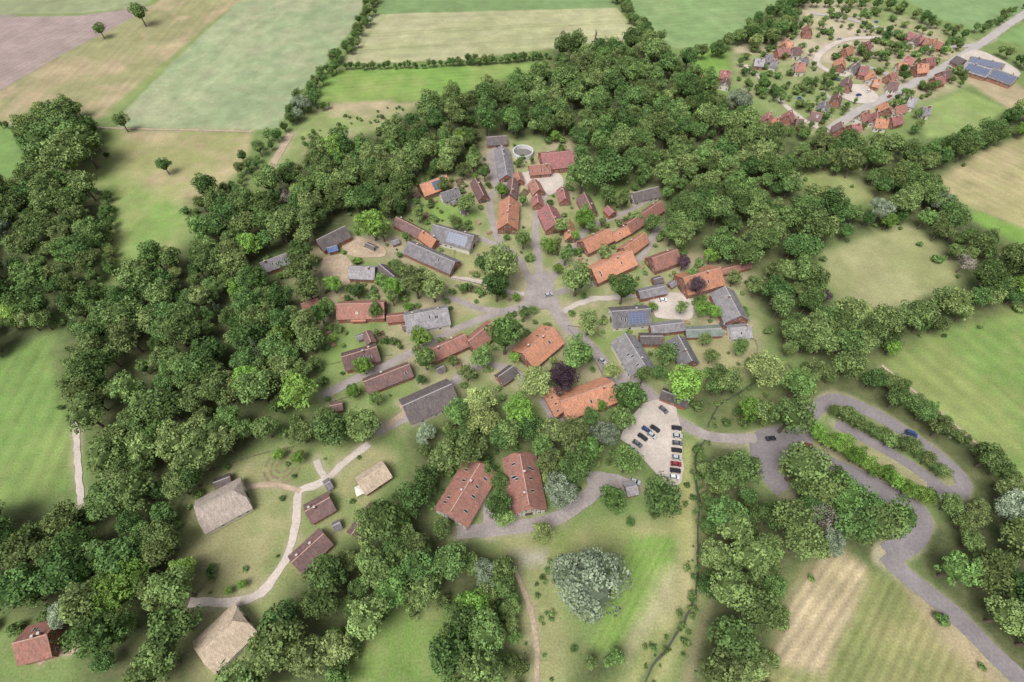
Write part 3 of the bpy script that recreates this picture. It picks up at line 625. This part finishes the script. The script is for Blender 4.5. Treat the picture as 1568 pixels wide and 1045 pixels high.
# ------------------------------------------------------------------ trees
def make_tree(key, seed, Ht=14., R=5.6, nclump=46, leaves=46, ls=0.62, mat=None, cz=0.62, vz=0.40, crmin=1.1, crmax=2.0, trunk=True, core=True, droop=0, zmin=-.3, cone=False):
    r = np.random.default_rng(seed); cen = np.array((0, 0, Ht*cz)); ax = np.array((R, R, Ht*vz))
    ph = r.random(4)*6.28
    n = 0; cl = []
    while n < nclump:
        d = r.normal(size=3); d /= np.linalg.norm(d)
        if d[2] < zmin: continue
        az = math.atan2(d[1], d[0]); lob = 1+.14*math.sin(2*az+ph[0])+.1*math.sin(3*az+ph[1])+.08*math.sin(5*az+ph[2])+.06*math.sin(4*d[2]*3+ph[3])
        rad = r.uniform(.5, .95)**.5*lob; rc = r.uniform(crmin, crmax)
        c = cen+d*(ax-rc*.7)*rad
        if cone:
            hh = r.random()**1.3; a_ = r.random()*6.28; c = np.array((math.cos(a_)*R*(1-hh)*.85, math.sin(a_)*R*(1-hh)*.85, Ht*(.16+.82*hh))); rc *= (1.1-.6*hh)
        cl.append((c, rc, d)); n += 1
    allp = []
    for c, rc, d in cl:
        k = int(leaves*(rc/((crmin+crmax)/2))**1.6); tone = r.uniform(.62, 1.38)
        u = r.normal(size=(k, 3))+d*.4+np.array((0, 0, .6)); u /= np.linalg.norm(u, axis=1)[:, None]
        p = c+u*rc*r.uniform(.7, 1.08, (k, 1))*np.array((1.05, 1.05, .85))
        if droop: p[:, 2] -= droop*r.random(k)**2
        nn = u*1.0+r.normal(size=(k, 3))*.42+np.array((0, 0, .15)); nn /= np.linalg.norm(nn, axis=1)[:, None]
        t = np.cross(nn, r.normal(size=(k, 3))); t /= np.linalg.norm(t, axis=1)[:, None]; bt = np.cross(nn, t)
        s = ls*r.uniform(.6, 1.25, (k, 1))*.5; s2 = s*r.uniform(.55, .95, (k, 1))
        quad = np.stack([p-t*s, p-bt*s2, p+t*s, p+bt*s2], 1)
        cc = tone*r.uniform(.72, 1.28, k); allp.append((quad, cc))
    quads = np.concatenate([a for a, _ in allp]); cc = np.concatenate([b for _, b in allp])
    V = list(quads.reshape(-1, 3)); nq = len(quads)
    F_ = [(4*i, 4*i+1, 4*i+2, 4*i+3) for i in range(nq)]; cv = list(np.repeat(cc, 4)); mi = [0]*nq
    if core and not cone:  # added inner hull, its darkened leaf colour paints shade into the crown gaps
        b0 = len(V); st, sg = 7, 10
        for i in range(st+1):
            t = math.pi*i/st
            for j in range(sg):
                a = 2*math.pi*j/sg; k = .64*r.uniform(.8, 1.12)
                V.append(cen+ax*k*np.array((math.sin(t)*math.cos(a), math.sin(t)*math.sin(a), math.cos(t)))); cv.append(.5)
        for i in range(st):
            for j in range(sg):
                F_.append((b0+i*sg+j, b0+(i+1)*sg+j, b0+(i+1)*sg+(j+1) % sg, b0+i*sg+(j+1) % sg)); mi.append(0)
    if trunk:
        mb = MB(); tr = Ht*.022+.08
        mb.cyl((0, 0, -.1), (0, 0, Ht*.35), tr*1.3, tr*.85, 8, caps=False); mb.cyl((0, 0, Ht*.35), (0 if cone else .2, 0 if cone else .1, Ht*(.95 if cone else .7)), tr*.85, tr*.2, 7, caps=False)
        for c, rc, d in cl[::max(1, len(cl)//9)]: mb.cyl((0, 0, c[2]*.95 if cone else Ht*r.uniform(.28, .5)), tuple(c), tr*.45, tr*.1, 5, caps=False)
        b0 = len(V); V += [np.array(x) for x in mb.v]; cv += [1]*len(mb.v); F_ += [tuple(b0+i for i in q) for q in mb.f]; mi += [1]*len(mb.f)
    me = bpy.data.meshes.new(key); me.from_pydata([tuple(map(float, a)) for a in V], [], F_)
    me.materials.append(mat); me.materials.append(M_bark); me.polygons.foreach_set("material_index", mi)
    ca = me.color_attributes.new("Col", 'FLOAT_COLOR', 'POINT'); cv = np.array(cv)
    ca.data.foreach_set("color", np.stack([cv, cv, cv, np.ones_like(cv)], 1).ravel().astype(np.float32)); me.update()
    return me
PT = {}
PT['O'] = [make_tree(f"oak_mesh{i}", 100+i, 13.5+i*.7, 5.4+.2*(i % 3), 38+4*i, 38, .72, LM['O'], vz=.38+.015*i, crmin=1.2, crmax=2.3) for i in range(4)]
PT['L'] = [make_tree(f"lime_mesh{i}", 200+i, 14.5, 5.2-.5*(i == 2), 46, 36, .66, LM['L'], vz=.42, crmin=.9, crmax=1.9-.4*(i == 1)) for i in range(3)]
PT['B'] = [make_tree(f"maple_mesh{i}", 300+i, 12.5, 5.4, 60, 42, .55, LM['B'], vz=.38, crmin=.9, crmax=1.6) for i in range(2)]
PT['Y'] = [make_tree("golden_willow_mesh", 400, 12, 5.6, 56, 50, .55, LM['Y'], vz=.38, droop=1.5)]
PT['W'] = [make_tree(f"willow_mesh{i}", 500+i, 12, 5.6, 60, 75, .46, LM['W'], vz=.40, crmin=.9, crmax=1.8) for i in range(2)]
PT['P'] = [make_tree("copper_beech_mesh", 600, 13, 5.4, 56, 46, .5, LM['P'])]
PT['D'] = [make_tree("bare_tree_mesh", 650, 11, 5.4, 46, 30, .34, LM['D'], core=False)]
PT['C'] = [make_tree("spruce_mesh", 680, 18, 3.6, 70, 28, .5, LM['C'], crmin=.8, crmax=1.3, cone=True)]
PT['S'] = [make_tree(f"shrub_mesh{i}", 700+i, 3.2, 2.1, 14, 26, .48, LM['S'], cz=.5, vz=.48, crmin=.6, crmax=1.0, trunk=True) for i in range(3)]
NAMES = dict(O="oak_tree", L="lime_tree", B="maple_tree", Y="golden_willow_tree", W="willow_tree", P="copper_beech_tree", D="bare_tree", S="garden_shrub", C="spruce_tree")
RAD = dict(O=5.5, L=5.2, B=5.4, Y=5.6, W=5.6, P=5.4, D=5.4, S=2.1)
CZ = dict(O=9, L=9, B=8, Y=8, W=7.5, P=8, D=7, S=1.8)
TREES = [
 (568,338,27,'B'),(768,408,27,'O'),(742,402,16,'O'),(760,438,22,'O'),(884,425,26,'O'),(840,374,14,'B'),(801,365,14,'O'),(866,392,12,'L'),(902,492,20,'L'),
 (883,545,28,'L'),(772,512,30,'L'),(820,580,28,'Y'),(862,578,26,'P'),(742,643,28,'Y'),(797,630,27,'B'),(878,665,27,'L'),(845,660,24,'L'),(928,662,22,'W'),
 (962,606,27,'L'),(1048,587,30,'B'),(1176,560,32,'Y'),(1022,541,19,'O'),(1066,438,15,'P'),(955,443,20,'L'),(1047,402,12,'P'),(1262,452,13,'P'),
 (860,752,28,'W'),(842,708,22,'L'),(882,715,26,'O'),(905,890,58,'W'),(745,880,24,'W'),(1016,760,32,'O'),(938,765,22,'L'),(960,706,24,'L'),
 (650,548,19,'L'),(645,516,18,'B'),(602,440,17,'B'),(635,430,24,'L'),(662,440,20,'L'),(738,545,18,'L'),(715,570,14,'L'),(762,772,22,'O'),(772,792,16,'L'),
 (896,330,18,'B'),(768,290,12,'B'),(893,262,26,'O'),(712,312,14,'O'),(555,652,28,'O'),(508,662,26,'O'),(556,560,16,'B'),(585,432,14,'L'),(458,405,28,'O'),
 (455,600,32,'B'),(470,440,22,'O'),(1076,472,14,'B'),(1093,476,12,'B'),(1256,797,28,'D'),(1212,640,30,'O'),(1228,712,36,'O'),(936,566,15,'Y'),(1118,585,22,'L'),
 (1060,420,10,'L'),(1145,390,22,'O'),(1110,380,20,'O'),(733,612,26,'Y'),(700,628,22,'L'),(810,655,20,'O'),(680,283,12,'L'),(742,265,10,'O'),(640,325,12,'L'),(700,345,10,'O'),
 (915,270,22,'O'),(940,255,26,'O'),(860,230,8,'L'),(1000,340,14,'O'),(1030,355,18,'O'),(1040,345,18,'L'),(975,330,10,'L'),(1090,390,14,'B'),(1125,425,12,'L'),(1160,440,14,'L'),
 (150,42,10,'O'),(212,18,13,'O'),(250,252,11,'O'),(186,186,11,'O'),(460,158,14,'W'),(480,148,12,'O'),(88,200,34,'O'),(60,215,30,'O'),(120,215,30,'O'),(95,235,30,'O'),(90,175,26,'O'),
 (950,640,22,'L'),(985,575,14,'L'),(1010,570,12,'O'),(1090,545,12,'L'),(1080,520,10,'O'),(1135,530,14,'L'),(1000,470,8,'B'),(1045,470,10,'L'),(575,475,12,'L'),(500,470,14,'O'),
 (510,435,14,'B'),(490,480,16,'L'),(545,445,12,'O'),(610,410,12,'L'),(585,355,12,'L'),(625,470,8,'B'),(600,455,12,'L'),(575,610,12,'L'),(540,600,12,'B'),(500,640,20,'O'),
 (860,345,12,'L'),(905,345,10,'L'),(925,385,12,'L'),(880,360,8,'B'),(855,410,9,'B'),(930,300,14,'O'),(955,305,12,'L'),(830,815,18,'Y'),(720,690,26,'O'),(680,700,24,'L'),(745,720,12,'L'),(765,735,14,'O'),
 (830,680,18,'L'),(900,690,24,'L'),(905,640,14,'O'),(920,620,10,'B'),(975,560,10,'B'),(1470,870,30,'L'),(1350,795,34,'O'),(1225,585,26,'L'),(1300,560,26,'O'),(1140,720,26,'O'),(1130,155,18,'W'),(1350,320,18,'W'),
 (1550,775,26,'W'),(95,940,20,'W'),(425,695,10,'B'),(455,700,12,'B'),(370,895,8,'B'),(350,905,7,'B'),(1172,840,28,'L'),(1230,830,30,'O'),(640,870,30,'O'),(600,900,30,'L'),(690,860,28,'O'),(725,930,30,'B'),(745,970,32,'L'),
 (1120,900,34,'L'),(1160,935,34,'O'),(1125,975,36,'O'),(1100,1030,36,'L'),(1290,760,30,'L'),(1310,800,32,'O'),(1275,735,26,'O'),(270,900,34,'L'),(265,955,36,'O'),(240,1010,38,'L'),(280,870,20,'B'),
 (690,1000,34,'O'),(735,1030,36,'L'),(180,905,36,'B'),(225,1030,30,'O'),
]
placed = []
for px, py, r, k in TREES:
    rm = r*mpp(py)*1.0; s = rm/RAD[k]; z = CZ[k]*s
    for _ in range(2):
        x, y = P(px, py, z); 
        rm = r*(H-z)/H*mpp(py); s = rm/RAD[k]; z = CZ[k]*s
    o = bpy.data.objects.new(NAMES[k], random.choice(PT[k])); COL.objects.link(o); o.location = (x, y, 0); o.rotation_euler = (0, 0, random.uniform(0, 6.28))
    zs = s*random.uniform(.9, 1.1) if rm < 9 else s*.85
    o.scale = (s, s, zs); placed.append((x, y, rm))
placed = np.array(placed)
def free(X, Y, margin=1.5, mr=2.0, tr=.75):
    ok = np.ones(X.shape, bool)
    for L, hwd in road_w:
        m = (X > L[:,0].min()-8) & (X < L[:,0].max()+8) & (Y > L[:,1].min()-8) & (Y < L[:,1].max()+8) & ok
        if m.any():
            d = seg_dist(X[m], Y[m], L[::2] if len(L) > 6 else L); t = ok[m]; t &= d > hwd+mr; ok[m] = t
    for A in area_w: ok &= sdf(X, Y, A[::2]) < -mr
    for cx, cy, a, hl, hw in brect:
        dx = X-cx; dy = Y-cy; u = dx*math.cos(a)+dy*math.sin(a); v = -dx*math.sin(a)+dy*math.cos(a)
        ok &= ~((abs(u) < hl+margin) & (abs(v) < hw+margin))
    for x, y, r in placed: ok &= np.hypot(X-x, Y-y) > r*tr
    return ok
def instancer(root, key, variant, pts, rots, scs):
    v = []; f = []
    for (x, y), a, s in zip(pts, rots, scs):
        b0 = len(v)
        for t in range(4):
            g = a+math.pi/4+t*math.pi/2; v.append((x+math.cos(g)*s*.70711, y+math.sin(g)*s*.70711, 0))
        f.append((b0, b0+1, b0+2, b0+3))
    o = mesh("trees", v, f, [], parent=root)
    o.instance_type = 'FACES'; o.use_instance_faces_scale = True; o.instance_faces_scale = 1; o.show_instancer_for_render = False; o.show_instancer_for_viewport = False
    c = bpy.data.objects.new(NAMES[key]+"_crown", PT[key][variant]); COL.objects.link(c); c.parent = o
def scatter(name, X, Y, smin, smax, mix):
    if len(X) == 0: return
    root = empty(name); keys = list(mix); pr = np.array([mix[k] for k in keys]); pr = pr/pr.sum()
    t = np.clip((vnoise(X, Y, 28, 13)*.55+vnoise(X, Y, 11, 21)*.25+rng.random(len(X))*.35-.15), 0, .999)
    ch = np.searchsorted(np.cumsum(pr), t) if len(keys) > 1 else np.zeros(len(X), int)
    ch = np.minimum(ch, len(keys)-1)
    mk = rng.random(len(X)) < .4; ch[mk] = rng.choice(len(keys), mk.sum(), p=pr)
    for i, k in enumerate(keys):
        vs = rng.integers(0, len(PT[k]), len(X))
        for j in range(len(PT[k])):
            m = (ch == i) & (vs == j)
            if m.any():
                nn = m.sum(); instancer(root, k, j, np.stack([X[m], Y[m]], 1), rng.random(nn)*6.28, smin+(smax-smin)*rng.random(nn)**1.2)
total = 0
for nm, pts, sp, s in WOOD:
    sp *= 1.09
    W = PP(pts, 9*s); x0, y0 = W.min(0); x1, y1 = W.max(0)
    gx, gy = np.meshgrid(np.arange(x0, x1+sp, sp), np.arange(y0, y1+sp, sp*.88)); gx = gx+(np.arange(gx.shape[0]) % 2)[:, None]*sp/2
    X = gx.ravel()+(rng.random(gx.size)-.5)*sp*.9; Y = gy.ravel()+(rng.random(gx.size)-.5)*sp*.9
    m = sdf(X, Y, W) > 1.0; X, Y = X[m], Y[m]; m = free(X, Y, 2.5, 3.0); X, Y = X[m], Y[m]; total += len(X)
    m = rng.random(len(X)) > .05; X, Y = X[m], Y[m]
    scatter(nm, X, Y, .64*s, 1.45*s, dict(O=.52, L=.36, B=.05, C=.02, W=.015, Y=.015, D=.006))
    n_ = int(len(X)*.6); X2 = rng.uniform(x0, x1, n_*3); Y2 = rng.uniform(y0, y1, n_*3); d = sdf(X2, Y2, W); m = (d > -5) & (d < 4); X2, Y2 = X2[m], Y2[m]; m = free(X2, Y2, 1.5, 1.5); 
    scatter("undergrowth", X2[m], Y2[m], .6, 1.6, dict(S=1))
ROWS = [
 ([(580,-20),(560,30),(530,75),(505,105),(470,148),(440,188),(412,215),(385,250),(350,285)], 4.5, 3.6, .38, .8, dict(O=.5, L=.3, W=.05), 1),
 ([(530,100),(620,98),(720,93),(835,84)], 1.5, 3.0, .25, .55, dict(O=.6, L=.2), 1),
 ([(700,92),(740,90),(780,88),(830,84)], 1.5, 6, .4, .6, dict(O=.6, L=.2), 1),
 ([(940,-10),(965,25),(990,50),(1015,66)], 4, 4, .5, .8, dict(O=.6, L=.3), 1),
 ([(1060,90),(1100,80),(1125,60),(1190,22),(1240,-5)], 5, 5, .6, .9, dict(O=.6, L=.3), 1),
 ([(1050,118),(1090,150),(1150,190),(1200,200),(1260,212)], 4, 4, .5, .8, dict(O=.5, L=.4), 1),
 ([(1240,5),(1300,5),(1370,12),(1440,38),(1485,60)], 4, 4, .4, .8, dict(O=.5, L=.4), 1),
 ([(1500,45),(1540,25),(1600,-10)], 3, 4, .3, .6, dict(O=.5, L=.4), 1),
 ([(1490,60),(1540,85),(1600,110)], 3, 4, .4, .7, dict(O=.5, L=.4), 1),
 ([(1245,662),(1265,673),(1292,689),(1322,709),(1352,729),(1387,749),(1408,760)], .8, 3.2, .62, .88, dict(B=1), -9),
 ([(1278,628),(1312,646),(1352,668),(1402,696),(1445,726)], 1.5, 3.0, .45, .7, dict(O=.4, L=.5), -9),
 ([(1430,765),(1500,770),(1560,790)], 4, 5, .5, .8, dict(O=.5, L=.4), 1),
 ([(1075,700),(1085,760),(1083,850)], 1.5, 4, .3, .6, dict(L=.5, O=.4), 1),
 ([(1350,570),(1420,625),(1500,695),(1568,745)], 2, 3, .4, .6, dict(L=.5, O=.5), 1),
 ([(160,300),(165,360),(165,420)], 2, 4, .4, .6, dict(L=.5, O=.5), 1),
 ([(0,188),(25,200),(40,250)], 2, 5, .3, .5, dict(L=.5, O=.5), 1),
 ([(455,165),(500,160)], 2, 4, .3, .5, dict(L=.5, O=.5), 1),
 ([(775,880),(790,960),(795,1050)], 2, 4, .4, .7, dict(L=.5, O=.5), 1),
 ([(975,800),(1000,800),(1035,760)], 3, 6, .3, .6, dict(L=.5, O=.5), 1),
 ([(1140,100),(1180,130),(1210,150)], 6, 5, .4, .7, dict(L=.5, O=.5), 1),
 ([(1230,120),(1260,130),(1290,160),(1270,185)], 6, 5, .4, .7, dict(L=.5, O=.5), 1),
 ([(1300,80),(1350,85),(1370,70),(1420,75)], 6, 7, .35, .65, dict(L=.5, O=.5), 1),
 ([(1420,130),(1460,125),(1480,110)], 4, 5, .35, .65, dict(L=.5, O=.5), 1),
 ([(1380,140),(1410,175),(1400,200)], 4, 5, .35, .65, dict(L=.5, O=.5), 1),
]
for pts, jit, sp, s0, s1, mix, mr in ROWS:
    L = smooth_line(PP(pts, 4), sp); 
    X = L[:,0]+rng.normal(size=len(L))*jit*.6; Y = L[:,1]+rng.normal(size=len(L))*jit*.6
    if mr > 0: m = free(X, Y, 1.5, mr, .5); X, Y = X[m], Y[m]
    scatter("hedgerow", X, Y, s0, s1, mix)
L = np.concatenate([smooth_line(PP(c_), 3.0) for c_ in CRK]); X = L[:,0]+rng.normal(size=len(L))*1.3; Y = L[:,1]+rng.normal(size=len(L))*1.3
scatter("creek_reeds", X, Y, .2, .65, dict(S=1))
for pts, cnt, s0, s1, mix in [
  ([(480,370),(560,330),(640,270),(720,240),(880,250),(960,285),(1050,385),(1150,405),(1160,560),(1060,600),(900,640),(760,620),(640,650),(500,630),(460,470)], 850, .35, 1.25, dict(S=.8, L=.05, O=.05, B=.04)),
  ([(1130,90),(1240,20),(1340,20),(1480,70),(1480,120),(1400,160),(1300,210),(1230,200),(1130,135)], 420, .5, 1.8, dict(S=.6, L=.1, O=.15, B=.03)),
  ([(1040,700),(1085,700),(1080,880),(1050,1050),(950,1050),(1040,900)], 90, .2, .8, dict(S=1)),
  ([(440,220),(560,160),(640,160),(480,240)], 40, .4, 1.0, dict(S=1)),
  ([(260,780),(380,700),(560,690),(560,780),(400,960),(300,960)], 22, .3, .7, dict(S=1)),
  ([(780,850),(850,850),(850,1050),(780,1050)], 25, .3, .7, dict(S=1)),
  ([(1100,640),(1240,560),(1290,570),(1170,650)], 60, .5, 1.2, dict(S=.8, L=.1)),
  ([(690,640),(940,650),(960,760),(860,780),(720,830),(640,790)], 150, .4, 1.2, dict(S=.9, L=.1))]:
    W = PP(pts); x0, y0 = W.min(0); x1, y1 = W.max(0); X = rng.uniform(x0, x1, cnt*2); Y = rng.uniform(y0, y1, cnt*2)
    m = inside(X, Y, W); X, Y = X[m][:cnt], Y[m][:cnt]; m = free(X, Y, 1.0, .8, .4)
    if len(mix) > 1: 
        mm = {k: v for k, v in mix.items() if k != 'S'}; t = rng.random(m.sum()) < mix['S']/sum(mix.values()); Xf, Yf = X[m], Y[m]
        scatter("garden_shrubs", Xf[t], Yf[t], s0, s1, dict(S=1)); scatter("garden_trees", Xf[~t], Yf[~t], .3, .6, mm)
    else: scatter("garden_shrubs", X[m], Y[m], s0, s1, mix)
print("woodland trees", total)

# ------------------------------------------------------------------ cars
def carpaint(name, c):
    m, n, l, b = newmat(name); b.inputs["Base Color"].default_value = (*c, 1); b.inputs["Roughness"].default_value = .3; b.inputs["Specular IOR Level"].default_value = .5; return m
PAINT = {k: carpaint("paint_"+k, c) for k, c in dict(red=(.25,.025,.03), blue=(.03,.06,.18), black=(.02,.02,.025), grey=(.12,.12,.13), silver=(.4,.4,.42), white=(.7,.7,.7), green=(.03,.1,.05)).items()}
M_tyre = carpaint("tyre", (.02,.02,.02)); M_lamp = carpaint("lamp_glass", (.6,.6,.55)); M_tail = carpaint("tail_lamp", (.4,.01,.01))
def car(px, py, ang, col, van=False):
    x, y = P(px, py, .7); b = MB(); hw = .88
    prof = [(-2.15,.35),(-2.2,.75),(-2.05,.95),(-1.2,1.0),(1.0,1.0),(2.0,.82),(2.2,.6),(2.15,.35)]
    if van: prof = [(-2.3,.35),(-2.35,1.1),(1.2,1.1),(2.1,.95),(2.3,.6),(2.25,.35)]
    for s in (-1, 1): b.poly([(a, s*hw, z) for a, z in prof][::s])
    for i in range(len(prof)):
        p, q_ = prof[i], prof[(i+1) % len(prof)]; b.poly([(p[0], hw, p[1]), (p[0], -hw, p[1]), (q_[0], -hw, q_[1]), (q_[0], hw, q_[1])][::-1])
    x0, x1, t0, t1, zt, zb = (-2.3, 1.3, -2.2, .8, 1.95, 1.1) if van else (-1.9, 1.05, -1.45, .35, 1.45, .98)
    lo = [(x0, -.82, zb), (x1, -.82, zb), (x1, .82, zb), (x0, .82, zb)]; hi = [(t0, -.66, zt), (t1, -.66, zt), (t1, .66, zt), (t0, .66, zt)]
    for i in range(4): j = (i+1) % 4; b.poly([lo[i], lo[j], hi[j], hi[i]], 1)
    b.poly(hi, 0); b.box(t0+.05, t1-.05, -.62, .62, zt+.003, zt+.04, 0)
    for wxx in (-1.35, 1.35):
        for s in (-1, 1): b.cyl((wxx, s*.93, .33), (wxx, s*.70, .33), .33, .33, 12, 2)
    for s in (-1, 1): b.box(2.1, 2.215, s*.65-.16, s*.65+.16, .6, .74, 3); b.box(-2.235, -2.15, s*.68-.13, s*.68+.13, .7, .86, 4)
    b.obj("parked_van" if van else "parked_car", [PAINT[col], M_glass, M_tyre, M_lamp, M_tail], loc=(x, y, .36), rot=math.radians(ang))
for c in [(990,659,-40,'blue'),(998,667,-40,'silver'),(984,670,-40,'black'),(976,680,-40,'grey'),(1003,657,-40,'black'),(968,688,-40,'silver'),(1037,668,-8,'silver'),(1037,679,-8,'grey'),(1036,690,-8,'black'),(1036,701,-8,'silver'),(1035,711,-8,'red'),(1034,721,-8,'black'),(1032,731,-8,'white'),
  (1036,656,-8,'black'),(1016,628,-50,'grey'),(1180,672,5,'black'),(1237,683,-20,'red'),(922,553,-45,'silver'),(957,592,-10,'black'),(1395,665,-28,'blue',True),(840,452,20,'silver'),(1015,460,0,'white'),
  (972,738,-20,'silver'),(1330,140,30,'white'),(1315,146,20,'blue'),(1362,148,35,'red'),(570,486,10,'blue'),(812,262,60,'white'),(1300,140,10,'grey'),(1285,60,20,'silver')]: car(*c)

# ------------------------------------------------------------------ yard things
M_log = simple("log_wood", (.30,.22,.14), 3, .3); M_wood = simple("weathered_wood", (.20,.17,.13), 2, .25); M_net = simple("trampoline_mat", (.03,.03,.035), 1, .1); M_pad = simple("trampoline_pad", (.08,.2,.4), 1, .1)
M_soil = simple("garden_soil", (.2,.16,.1), 1, .3)
def spot(poly, cnt):
    W = PP(poly); x0, y0 = W.min(0); x1, y1 = W.max(0); X = rng.uniform(x0, x1, cnt*6); Y = rng.uniform(y0, y1, cnt*6); m = inside(X, Y, W); X, Y = X[m], Y[m]; m = free(X, Y, 2, 1, .8); return list(zip(X[m], Y[m]))[:cnt]
VIL = [(490,380),(640,280),(720,250),(880,260),(1040,385),(1140,410),(1140,550),(900,620),(640,640),(500,620),(470,470)]
HPO = [(1140,95),(1240,30),(1340,25),(1470,75),(1400,160),(1300,205),(1180,170)]
for x, y in spot(VIL, 22):
    b = MB(); k = random.uniform(2, 4)
    for r_ in range(3):
        for c_ in range(5-r_): b.cyl((-k/2+random.uniform(-.1,.1), (c_-(4-r_)/2)*.42, .21+r_*.37), (k/2+random.uniform(-.1,.1), (c_-(4-r_)/2)*.42, .21+r_*.37), .2, .2, 7)
    b.obj("log_pile", [M_log], loc=(x, y, 0), rot=random.uniform(0, 3))
for x, y in spot(VIL, 14):
    b = MB(); b.box(-.9,.9,-.4,.4,.7,.76)
    for s in (-1, 1):
        b.box(-.9,.9,s*.75-.14,s*.75+.14,.42,.47); b.box(s*.7-.04,s*.7+.04,-.8,.8,.34,.418); b.box(s*.7-.04,s*.7+.04,-.35,-.27,0,.338); b.box(s*.7-.04,s*.7+.04,.27,.35,0,.338); b.box(s*.7-.04,s*.7+.04,-.05,.05,.421,.698)
    b.obj("picnic_table", [M_wood], loc=(x, y, 0), rot=random.uniform(0, 3))
for x, y in spot(VIL, 12):
    b = MB(); W_, D_ = random.uniform(2, 4), random.uniform(1.5, 3); b.box(-W_, W_, -D_, D_, 0, .12)
    yy = -D_+.4
    while yy < D_-.2:
        xx = -W_+.3
        while xx < W_-.2:
            h_ = random.uniform(.15, .5); r_ = random.uniform(.15, .3); b.cyl((xx, yy, .12), (xx+random.uniform(-.1,.1), yy, .12+h_), r_, r_*.3, 5, 1); xx += .6
        yy += .8
    b.obj("vegetable_bed", [M_soil, LM['S']], loc=(x, y, 0), rot=random.uniform(0, 3))
for x, y in spot(HPO, 4):
    b = MB(); K = 20
    for i in range(K):
        a, c_ = 2*math.pi*i/K, 2*math.pi*(i+1)/K
        b.poly([(1.5*math.cos(a),1.5*math.sin(a),.8),(1.5*math.cos(c_),1.5*math.sin(c_),.8),(0,0,.78)], 0)
        b.poly([(1.9*math.cos(a),1.9*math.sin(a),.8),(1.9*math.cos(c_),1.9*math.sin(c_),.8),(1.5*math.cos(c_),1.5*math.sin(c_),.83),(1.5*math.cos(a),1.5*math.sin(a),.83)], 1)
        if i % 4 == 0: b.cyl((1.85*math.cos(a),1.85*math.sin(a),0),(1.85*math.cos(a),1.85*math.sin(a),.79),.04,.04,6,2)
    b.obj("trampoline", [M_net, M_pad, M_conc], loc=(x, y, 0))
def fence(pts):
    L = smooth_line(PP(pts), 2.5); b = MB()
    for i, p in enumerate(L):
        b.box(p[0]-.07, p[0]+.07, p[1]-.07, p[1]+.07, 0, 1.15)
        if i:
            a = L[i-1]; d = (p-a)/np.linalg.norm(p-a); nn = np.array([-d[1], d[0]])*.03
            for z in (.5, .95):
                b.poly([(*(a-nn), z+.1), (*(p-nn), z+.1), (*(p+nn), z+.1), (*(a+nn), z+.1)]); b.poly([(*(a-nn), z), (*(p-nn), z), (*(p-nn), z+.1), (*(a-nn), z+.1)]); b.poly([(*(a+nn), z+.1), (*(p+nn), z+.1), (*(p+nn), z), (*(a+nn), z)])
    b.obj("wooden_fence", [M_wood])
for f_ in ([(690,427),(735,437),(790,462)], [(870,505),(905,545),(925,580)], [(270,790),(300,735),(380,702),(450,685)], [(500,560),(560,548),(600,545)],
   [(735,372),(700,380),(692,425)], [(505,618),(560,600),(630,575)], [(870,500),(900,505),(925,520)], [(1065,512),(1150,518),(1158,560)]): fence(f_)

x, y = P(801, 233, 2); r = MB(); N = 32
for i in range(N):
    a, b_ = 2*math.pi*i/N, 2*math.pi*(i+1)/N
    for (ra, rb, za, zb) in ((6.6,6.6,0,3),(6.6,6.1,3,3),(6.1,6.1,3,.4),(6.1,0,.4,.4)):
        mi_ = 1 if rb == 0 else 0
        r.poly([(ra*math.cos(a),ra*math.sin(a),za),(ra*math.cos(b_),ra*math.sin(b_),za),(rb*math.cos(b_),rb*math.sin(b_),zb),(rb*math.cos(a),rb*math.sin(a),zb)], mi_)
r.obj("slurry_tank", [simple("tank_concrete",(.6,.6,.6),1,.1), simple("slurry",(.16,.15,.14),1,.2)], loc=(x, y, 0))
x, y = P(552, 750, 2); t = MB(); M_tent = simple("tent_canvas", (.58,.56,.5), 1, .08)
for i in range(8):
    a, b_ = 2*math.pi*(i+.5)/8, 2*math.pi*(i+1.5)/8; ra = 2.9 if i % 2 else 2.1; rb = 2.1 if i % 2 else 2.9
    t.poly([(ra*math.cos(a),ra*math.sin(a),1.6 if i % 2 else 2.0),(rb*math.cos(b_),rb*math.sin(b_),2.0 if i % 2 else 1.6),(0,0,3.0)])
    if i % 2: t.cyl((ra*math.cos(a),ra*math.sin(a),0),(ra*math.cos(a),ra*math.sin(a),1.6),.06,.06,6)
t.cyl((0,0,0),(0,0,3.1),.08,.06,6); t.obj("canvas_tent", [M_tent], loc=(x, y, 0))
x, y = P(432, 716, 0); g = MB()
for rr, w_ in ((2, .8), (4.2, .8), (6.6, .8)):
    for i in range(24):
        a, b_ = 2*math.pi*i/24, 2*math.pi*(i+1)/24
        if i % 6 == 0: continue
        pts = [(rr+w_,a),(rr+w_,b_),(rr,b_),(rr,a)]
        g.poly([(q0*math.cos(t0),q0*math.sin(t0),.12) for q0, t0 in pts])
g.obj("herb_garden_beds", [M_soil], loc=(x, y, 0))
